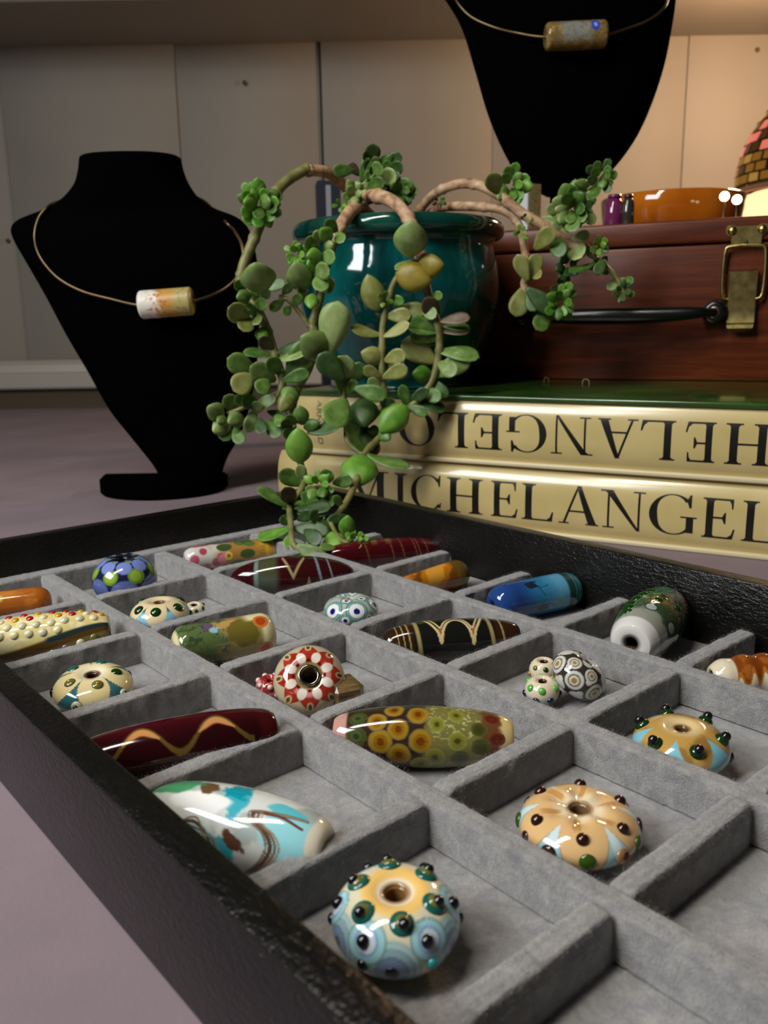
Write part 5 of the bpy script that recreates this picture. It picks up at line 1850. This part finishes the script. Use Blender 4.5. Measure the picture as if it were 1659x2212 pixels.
def c_blu(t, ph, P, s, q):
    n = fbm(P * 0.2, 101); n2 = fbm(P * 0.3, 102)
    c = base_c(len(t), (34, 66, 128))
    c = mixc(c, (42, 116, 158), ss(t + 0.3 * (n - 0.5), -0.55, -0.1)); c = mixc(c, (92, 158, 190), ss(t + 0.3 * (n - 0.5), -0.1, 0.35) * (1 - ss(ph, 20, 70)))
    c = blob(c, s, q, -4.5, -5.0, 2.4, 2.0, (30, 40, 56), (fbm(P * 0.9, 5) - 0.5) * 1.4)
    c = blob(c, s, q, -2.0, 5.0, 3.0, 1.6, (24, 48, 70), (fbm(P * 0.9, 6) - 0.5) * 1.4)
    for pts_ in ([(-4.0, -5.0), (-2.0, -3.2), (0.5, -3.0), (2.0, -3.6)], [(-3.0, -4.4), (-1.6, -1.4), (-0.4, 0.2)], [(-6.0, 3.0), (-3.0, 4.0), (1.0, 3.6), (4.0, 5.0)]):
        c = stroke(c, s, q, pts_, 0.14, (26, 36, 52))
    c = mixc(c, (30, 60, 52), band(t, 0.62, 0.08)); c = mixc(c, (44, 128, 130), ss(t, 0.70, 0.72)); c = mixc(c, (28, 64, 60), band(t, 0.74, 0.015))
    c = mixc(c, (190, 180, 140), ss(t, 0.95, 0.98))
    d = np.sqrt((s - 6) ** 2 + (q - 4) ** 2)
    c = mixc(c, (90, 150, 50), 1 - ss(d, 1.0, 1.5));     return c


make_tube('crackle_bead', 'blue crackled tube bead with a teal end band', (1062, 1308), (1246, 1270), 40, lambda t: sh_round(t, 0.36, 0.5, 0.30), c_blu, rh=0.0012, nphi=220)

# 22 white bead with green leaves


def c_grn(t, ph, P, s, q):
    n = fbm(P * 0.35, 111); n2 = fbm(P * 0.9, 112)
    c = base_c(len(t), (150, 152, 140))
    c = mixc(c, (58, 78, 50), ss(t + 0.4 * (n - 0.5), -0.52, -0.30))
    c = mixc(c, (126, 102, 48), ss(t + 0.5 * (n2 - 0.5), -0.2, 0.1) * (1 - ss(ph, 10, 60)))
    c = mixc(c, (36, 58, 30), ss(n2, 0.52, 0.62) * ss(t, -0.2, 0.1))
    for (t0, p0, rr) in ((-0.62, -22, 1.7), (-0.6, 36, 1.8), (-0.6, -90, 1.8), (-0.6, 100, 1.8), (-0.6, 160, 1.8)):
        d = np.sqrt(((s - t0 * 9.5) * 0.7) ** 2 + (((ph - p0 + 180) % 360 - 180) * 0.13) ** 2)
        c = mixc(c, (40, 52, 44), 1 - ss(d, rr * 0.95, rr * 1.08)); c = mixc(c, (170, 184, 178), 1 - ss(d, rr * 0.75, rr * 0.85))
    c = mixc(c, (40, 92, 46), band(ph - 40 * t, -62, 24) * ss(t, -0.75, -0.6))
    c = mixc(c, (216, 214, 208), 1 - ss(t, -0.80, -0.75))
    return c


b = make_tube('leaf_bead', 'white ended bead with green leaf wraps, hole facing the camera', (1362, 1392), (1434, 1318), 61, lambda t: 0.58 + 0.42 * max(0, 1 - abs((t - 0.18) / 1.19) ** 2.0) ** 0.6, c_grn, rh=0.0019, nphi=200, disp=lambda t, r, p, R: (0 * r, (0.0007 * (fbm(np.stack([np.cos(p) * 4, np.sin(p) * 4, t * 4], 1), 7) - 0.4)) * ss(t, -0.4, 0.0) * (r > R * 0.5)))
for (k, ph, r_) in ((0.30, -62, 0.0015), (0.36, -68, 0.0021), (0.42, -72, 0.0024), (0.49, -66, 0.0024), (0.56, -58, 0.0022), (0.64, -52, 0.0019), (0.5, -20, 0.0014), (0.58, 15, 0.0014)):
    b.dot(k, ph, r_, 'dkgreen', 0.6, 0.3, 'leaf_bump')

# 23 amber drip bead at the right edge


def c_drip(t, ph, P, s, q):
    c = base_c(len(t), (222, 210, 182))
    ed = 18 + 22 * np.sin(t * 26) + 8 * np.sin(t * 9)
    c = mixc(c, (128, 62, 16), (1 - ss(ph - ed, -8, 4)) * ss(t, -0.62, -0.56)); c = mixc(c, (178, 108, 34), band(ph - ed, -6, 9) * ss(t, -0.62, -0.56))
    return mixc(c, (150, 86, 30), ss(fbm(P * 0.5, 121), 0.5, 0.65) * (1 - ss(ph - ed, -30, -10)) * ss(t, -0.6, -0.5))


make_tube('drip_bead', 'cream bead with amber brown drips at the right picture edge', (1534, 1462), (1745, 1452), 40, lambda t: sh_ellip(t, 0.42, 0.5) * (1 + 0.05 * math.sin(t * 14)), c_drip, rh=0.0016, nphi=180)

# ------------------------------------------------------------------ necklaces


def surf_y(tab, Y, px, py):
    """depth of the bust surface seen at a picture point; tab = loft rows, Y = (bust location)"""
    t = sorted(tab)
    zs = [r[0] for r in t]
    yy = Y[1] - 0.02
    for _ in range(8):
        p = at_y(px, py, yy)
        z = p[2] - Y[2]; x = p[0] - Y[0]
        xc = np.interp(z, zs, [r[1] for r in t]); hw = np.interp(z, zs, [r[2] for r in t]); fr = np.interp(z, zs, [r[3] for r in t])
        f = min(1.0, abs(x - xc) / hw)
        yy = Y[1] - fr * max(0.0, 1 - f ** 2.5) ** 0.45 - 0.0022
    return yy


def make_necklace(label, tab, Y, left, right, back, bead_px, rpx, colf, shape, mat):
    aL = [at_y(x, y, surf_y(tab, Y, x, y)) for x, y in left]
    aR = [at_y(x, y, surf_y(tab, Y, x, y)) for x, y in right]
    bk = [at_y(x, y, yy) for x, y, yy in back]
    (ax, ay), (bx, by) = bead_px
    yb = surf_y(tab, Y, (ax + bx) / 2, (ay + by) / 2) - 0.0055
    A = at_y(ax, ay, yb); B = at_y(bx, by, yb)
    base = (A + B) / 2
    nk = thing('necklace', label, 'necklace', tuple(base))
    loop = catmull(bk + aL + [A, base, B] + aR + bk[:1], 8)
    vs, fs = tube_mesh(loop - base, [0.00085] * len(loop), 8)
    mesh_obj('wire', vs, fs, M_WIRE, nk)
    axv = B - A; L = np.linalg.norm(axv); axv /= L
    R = rpx * yb / F_PX
    v_ = CAM - base; v_ = v_ - axv * np.dot(v_, axv); v_ /= np.linalg.norm(v_)
    y_ = np.cross(axv, v_)

    def cf(z, r, p_, P): return colf(z / (L / 2), np.degrees(p_), P * 1000)
    bd = Bead('pendant_bead', None, (0, 0, 0), np.stack([v_, y_, axv], 1), tube_prof(L, lambda t: R * shape(t), 0.0009, 80), cf, 120, mat)
    bd.body.parent = nk; bd.body.name = 'pendant_bead'
    bd.body.matrix_basis = bd.root.matrix_basis.copy()
    bpy.data.objects.remove(bd.root)
    return nk


def c_pend1(t, ph, P):
    n = fbm(P * 0.35, 131); n2 = fbm(P * 0.9, 132)
    c = base_c(len(t), (226, 222, 208))
    c = mixc(c, (196, 148, 74), ss(t + 0.5 * (n - 0.5), -0.35, -0.1))
    c = mixc(c, (176, 92, 40), ss(n2, 0.56, 0.66) * band(t, -0.2, 0.4))
    c = mixc(c, (176, 160, 100), ss(t + 0.6 * (n - 0.5), 0.2, 0.5)); c = mixc(c, (150, 120, 60), ss(n2, 0.55, 0.7) * ss(t, 0.2, 0.5))
    return c


make_necklace('bronze wire necklace with a white and ochre tube bead on the left bust', rows, b1,
              [(104, 446), (84, 470), (75, 505), (80, 540), (98, 572), (130, 604), (180, 630), (240, 646)], [(470, 632), (500, 612), (518, 588), (525, 560), (522, 530), (508, 502), (488, 480)],
              [(470, 462, 0.580), (420, 425, 0.595), (290, 415, 0.600), (170, 425, 0.592), (122, 437, 0.575)], ((301, 659), (418, 650)), 29, c_pend1, lambda t: sh_round(t, 0.12, 0.5, 0.6), M_GLASSM)
def c_pend2(t, ph, P):
    n = fbm(P * 0.5, 141); n2 = fbm(P * 1.2, 142)
    c = base_c(len(t), (128, 104, 56))
    c = mixc(c, (166, 140, 84), ss(n, 0.5, 0.65))
    c = mixc(c, (132, 140, 140), band(t, -0.05, 0.5) * band(ph, -25, 45) * ss(n2, 0.35, 0.5))
    c = mixc(c, (70, 60, 36), ss(n2, 0.6, 0.7) * ss(t, 0.3, 0.6))
    d = np.sqrt(((t - 0.55) * 12) ** 2 + ((ph + 45) * 0.06) ** 2)
    c = mixc(c, (44, 74, 190), 1 - ss(d, 1.5, 1.8)); c = mixc(c, (150, 170, 210), 1 - ss(d, 0.6, 0.8))
    return c


make_necklace('bronze wire necklace with an olive and silver tube bead on the upper bust', rows2, b2,
              [(960, -60), (975, -25), (990, 8), (1020, 38), (1070, 60), (1120, 72)], [(1360, 60), (1400, 44), (1430, 22), (1442, 0), (1440, -30), (1420, -70)],
              [(1380, -120, 0.640), (1330, -150, 0.652), (1195, -165, 0.656), (1070, -150, 0.652), (985, -105, 0.640)], ((1177, 80), (1311, 74)), 26, c_pend2, lambda t: sh_round(t, 0.14, 0.5, 0.6), M_GLASS)

# ------------------------------------------------------------------ lamp and small things behind the case
LX, LY = 0.434, 0.90
lamp = thing('table_lamp', 'lit stained glass dome lamp on a glowing cream base at the right edge', 'lamp', (LX, LY, 0))
mm = Mat('glowing_cream_glass', (250, 226, 176), 0.4)
mm.b.inputs['Emission Color'].default_value = rgba((255, 214, 150)); mm.b.inputs['Emission Strength'].default_value = 1.5
M_GLOW = mm.m
vs, fs = lathe([(0.0, 0.0), (0.0, 0.058), (0.02, 0.064), (0.10, 0.069), (0.20, 0.067), (0.228, 0.0635), (0.232, 0.055), (0.232, 0.0)], 48)
mesh_obj('base', vs, fs, M_GLOW, lamp)
vs, fs = lathe([(0.2335 + 0.0028 * math.sin(a), 0.0685 + 0.0028 * math.cos(a)) for a in np.linspace(0, 2 * math.pi, 10, endpoint=False)], 48, True)
mesh_obj('bead_band', vs, fs, simple('pink_band', (214, 160, 130), 0.4), lamp)
TILE = {}
for nm, c, e in (('amber', (168, 116, 44), 0.30), ('brown', (96, 62, 22), 0.16), ('pink', (224, 116, 98), 0.75), ('gold', (196, 150, 70), 0.42)):
    mm = Mat('tile_' + nm, c, 0.25)
    mm.b.inputs['Emission Color'].default_value = rgba(c); mm.b.inputs['Emission Strength'].default_value = e
    TILE[nm] = mm.m
nt = 30
rowz = [0.238, 0.2475, 0.257, 0.2665, 0.277, 0.2875, 0.298, 0.308, 0.317, 0.324]
rowr = [0.0720 * math.sqrt(max(0.02, 1 - ((z - 0.236) / 0.0945) ** 2)) for z in rowz]
frame = None
shade_vs, shade_fs = lathe([(z, max(r - 0.0012, 0.002)) for z, r in zip(rowz, rowr)] + [(0.327, 0.008)], 60)
shade = mesh_obj('shade', shade_vs, shade_fs, simple('lead_came', (50, 34, 16), 0.5), lamp)
for i in range(len(rowz) - 1):
    cols = [['amber', 'gold', 'amber'], ['amber', 'amber', 'brown'], ['gold', 'amber', 'amber'], ['brown', 'pink', 'brown'], ['pink', 'brown', 'pink'], ['pink', 'gold', 'brown'], ['brown', 'amber', 'gold'], ['amber', 'brown', 'amber'], ['amber', 'amber', 'gold']][i]
    for c_ in range(3):
        a0 = 0.14 * 2 * math.pi / nt; a1 = 0.86 * 2 * math.pi / nt
        z0, z1 = rowz[i] + 0.0010, rowz[i + 1] - 0.0010
        r0, r1 = rowr[i], rowr[i + 1]
        vsx = []
        for dr in (0.0006, -0.0010):
            for (aa, zz, rr) in ((a0, z0, r0), (a1, z0, r0), (a1, z1, r1), (a0, z1, r1)):
                vsx.append(((rr + dr) * math.cos(aa), (rr + dr) * math.sin(aa), zz))
        me_ = bpy.data.meshes.new('glass_tile')
        me_.from_pydata(vsx, [], [(0, 1, 2, 3), (7, 6, 5, 4), (0, 4, 5, 1), (1, 5, 6, 2), (2, 6, 7, 3), (3, 7, 4, 0)]); me_.update()
        me_.materials.append(TILE[cols[c_]])
        for k in range(c_, nt, 3):
            o = bpy.data.objects.new('glass_tile', me_); COL.objects.link(o); o.parent = shade
            o.rotation_euler = (0, 0, 2 * math.pi * (k + 0.5 * (i % 2)) / nt)
vs, fs = lathe([(0.326, 0.0), (0.326, 0.009), (0.330, 0.008), (0.334, 0.004), (0.342, 0.0035), (0.346, 0.0)], 20)
mesh_obj('finial', vs, fs, M_BRASS, lamp)
pl = bpy.data.lights.new('lamp_bulb', 'POINT'); pl.energy = 5.6; pl.color = (1.0, 0.62, 0.36); pl.shadow_soft_size = 0.03
po = bpy.data.objects.new('lamp_bulb', pl); COL.objects.link(po); po.parent = lamp; po.location = (0.02, 0.02, 0.39)
# glowing balls on stalks, added to stand in for lamp reflections on the bowl
mm = Mat('glint_glow', (255, 244, 214), 0.3)
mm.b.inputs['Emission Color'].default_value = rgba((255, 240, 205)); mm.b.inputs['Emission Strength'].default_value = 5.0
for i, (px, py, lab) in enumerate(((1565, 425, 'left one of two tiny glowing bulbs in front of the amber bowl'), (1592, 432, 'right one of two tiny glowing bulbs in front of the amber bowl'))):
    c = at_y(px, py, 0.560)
    root = thing('glint_ball', lab, 'light bulb', (c[0], c[1], ZC + 0.0002), 0, 'tiny bulbs beside the lamp')
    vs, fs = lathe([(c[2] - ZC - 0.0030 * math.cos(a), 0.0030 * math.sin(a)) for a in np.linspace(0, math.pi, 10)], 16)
    mesh_obj('glint', vs, fs, mm.m, root)
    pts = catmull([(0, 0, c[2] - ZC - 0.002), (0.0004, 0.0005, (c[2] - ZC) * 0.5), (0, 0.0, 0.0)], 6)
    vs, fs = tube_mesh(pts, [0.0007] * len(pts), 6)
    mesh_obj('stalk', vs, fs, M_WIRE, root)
# amber dish on the case
mm = Mat('amber_glass', (176, 92, 14), 0.08, Coat_Weight=0.4, Coat_Roughness=0.04)
mm.color(mm.ramp(mm.noise(30, 3), [(0.3, (160, 78, 10)), (0.7, (196, 112, 24))]))
bw = thing('glass_bowl', 'shallow amber orange glass bowl on the wooden case behind the latch', 'bowl', (0.2105, 0.642, ZC + 0.0002))
vs, fs = lathe([(0.0, 0.0), (0.0, 0.036), (0.002, 0.043), (0.008, 0.0475), (0.018, 0.0490), (0.0262, 0.0498), (0.0272, 0.0490), (0.0262, 0.0480), (0.018, 0.0470), (0.008, 0.0450), (0.004, 0.040), (0.003, 0.0)], 64)
mesh_obj('body', vs, fs, mm.m, bw)
M_PURP = simple('purple_glass', (110, 40, 84), 0.08, 0.0, Coat_Weight=0.5)
M_GREYG = simple('smoke_glass', (56, 50, 46), 0.1, 0.0, Coat_Weight=0.5)
for px, m_, lab, r_, h_ in ((1327, M_PURP, 'small purple glass vial standing in front of the amber bowl', 0.0058, 0.0215), (1357, M_GREYG, 'small smoky grey vial between the purple vial and amber bowl', 0.0040, 0.0210)):
    c = at_y(px, 440, 0.578 if px < 1340 else 0.574)
    g = thing('glass_vial', lab, 'vial', (c[0], c[1], ZC + 0.0002))
    vs, fs = lathe([(0, 0), (0, r_ * 0.85), (0.001, r_), (h_ * 0.75, r_), (h_ * 0.85, r_ * 0.7), (h_ * 0.9, r_ * 0.6), (h_ * 0.9, 0.0)], 24)
    mesh_obj('body', vs, fs, m_, g)
    vs, fs = lathe([(h_ * 0.9, 0.0), (h_ * 0.9, r_ * 0.75), (h_, r_ * 0.7), (h_, 0.0)], 20)
    mesh_obj('stopper', vs, fs, m_, g)
# patterned carton beside the bust post
c = at_y(1144, 430, 0.600)
ct = thing('small_carton', 'small tan leaf patterned carton with a white side, beside the bust post', 'carton', (c[0], c[1], ZC + 0.0002), math.radians(28))
mm = Mat('leaf_print', (120, 100, 58), 0.5)
w = mm.t.nodes.new('ShaderNodeTexWave'); w.inputs['Scale'].default_value = 260; w.inputs['Distortion'].default_value = 9; w.inputs['Detail'].default_value = 3
mm.t.links.new(mm.mapping((1, 1, 1), rot=(0, 0.8, 0)), w.inputs['Vector'])
mm.color(mm.ramp(w.outputs['Fac'], [(0.3, (84, 70, 36)), (0.6, (150, 128, 78)), (0.9, (190, 172, 116))]))
box('sleeve', -0.0052, 0.0052, -0.006, 0.006, 0, 0.0315, mm.m, ct, 0.0004, 1)
box('side_panel', -0.0062, -0.0054, -0.006, 0.006, 0.0, 0.0335, simple('white_card', (206, 208, 210), 0.6), ct)
# navy carton behind the pot
c = at_y(709, 430, 0.80)
nv = thing('navy_carton', 'slim dark navy carton with a pale stripe standing behind the pot', 'carton', (c[0], c[1], 0), math.radians(8))
M_NAVY = simple('navy_card', (26, 32, 46), 0.5)
box('body', -0.0105, 0.0105, -0.012, 0.012, 0, 0.2318, M_NAVY, nv, 0.0006, 1)
box('stripe', -0.0030, 0.0014, -0.0125, -0.0119, 0.0, 0.2280, simple('pale_stripe', (150, 152, 156), 0.4), nv)

# two yellowed scraps on the green cover in front of the case
M_SCRAP = simple('yellowed_paper', (150, 138, 92), 0.6)
for px, py, w_, lab in ((1180, 828, 0.0030, 'left one of two tiny yellowed paper scraps under the case front'), (1265, 832, 0.0042, 'right one of two tiny yellowed paper scraps under the case front')):
    c = at_z(px, py, ZB)
    sc_ = thing('paper_scrap', lab, 'paper scrap', (c[0], c[1], ZB + 0.0002), CANG + 0.2, 'paper scraps in front of the case')
    pr_ = [(-w_ / 2, 0.0), (-w_ / 2, 0.0022), (-w_ / 4, 0.0036), (w_ / 4, 0.0034), (w_ / 2, 0.0024), (w_ / 2, 0.0)]
    vs, fs = [], []
    for y_ in (-0.0012, 0.0012):
        for x_, z_ in pr_: vs.append((x_, y_, z_))
        for x_, z_ in pr_[::-1]: vs.append((x_ * 0.82, y_, max(0.0, z_ - 0.0004)))
    k_ = 2 * len(pr_)
    for i in range(k_):
        j = (i + 1) % k_
        fs.append((i, j, k_ + j, k_ + i))
    fs += [tuple(range(k_ - 1, -1, -1)), tuple(range(k_, 2 * k_))]
    mesh_obj('strip', vs, fs, M_SCRAP, sc_, smooth=False)
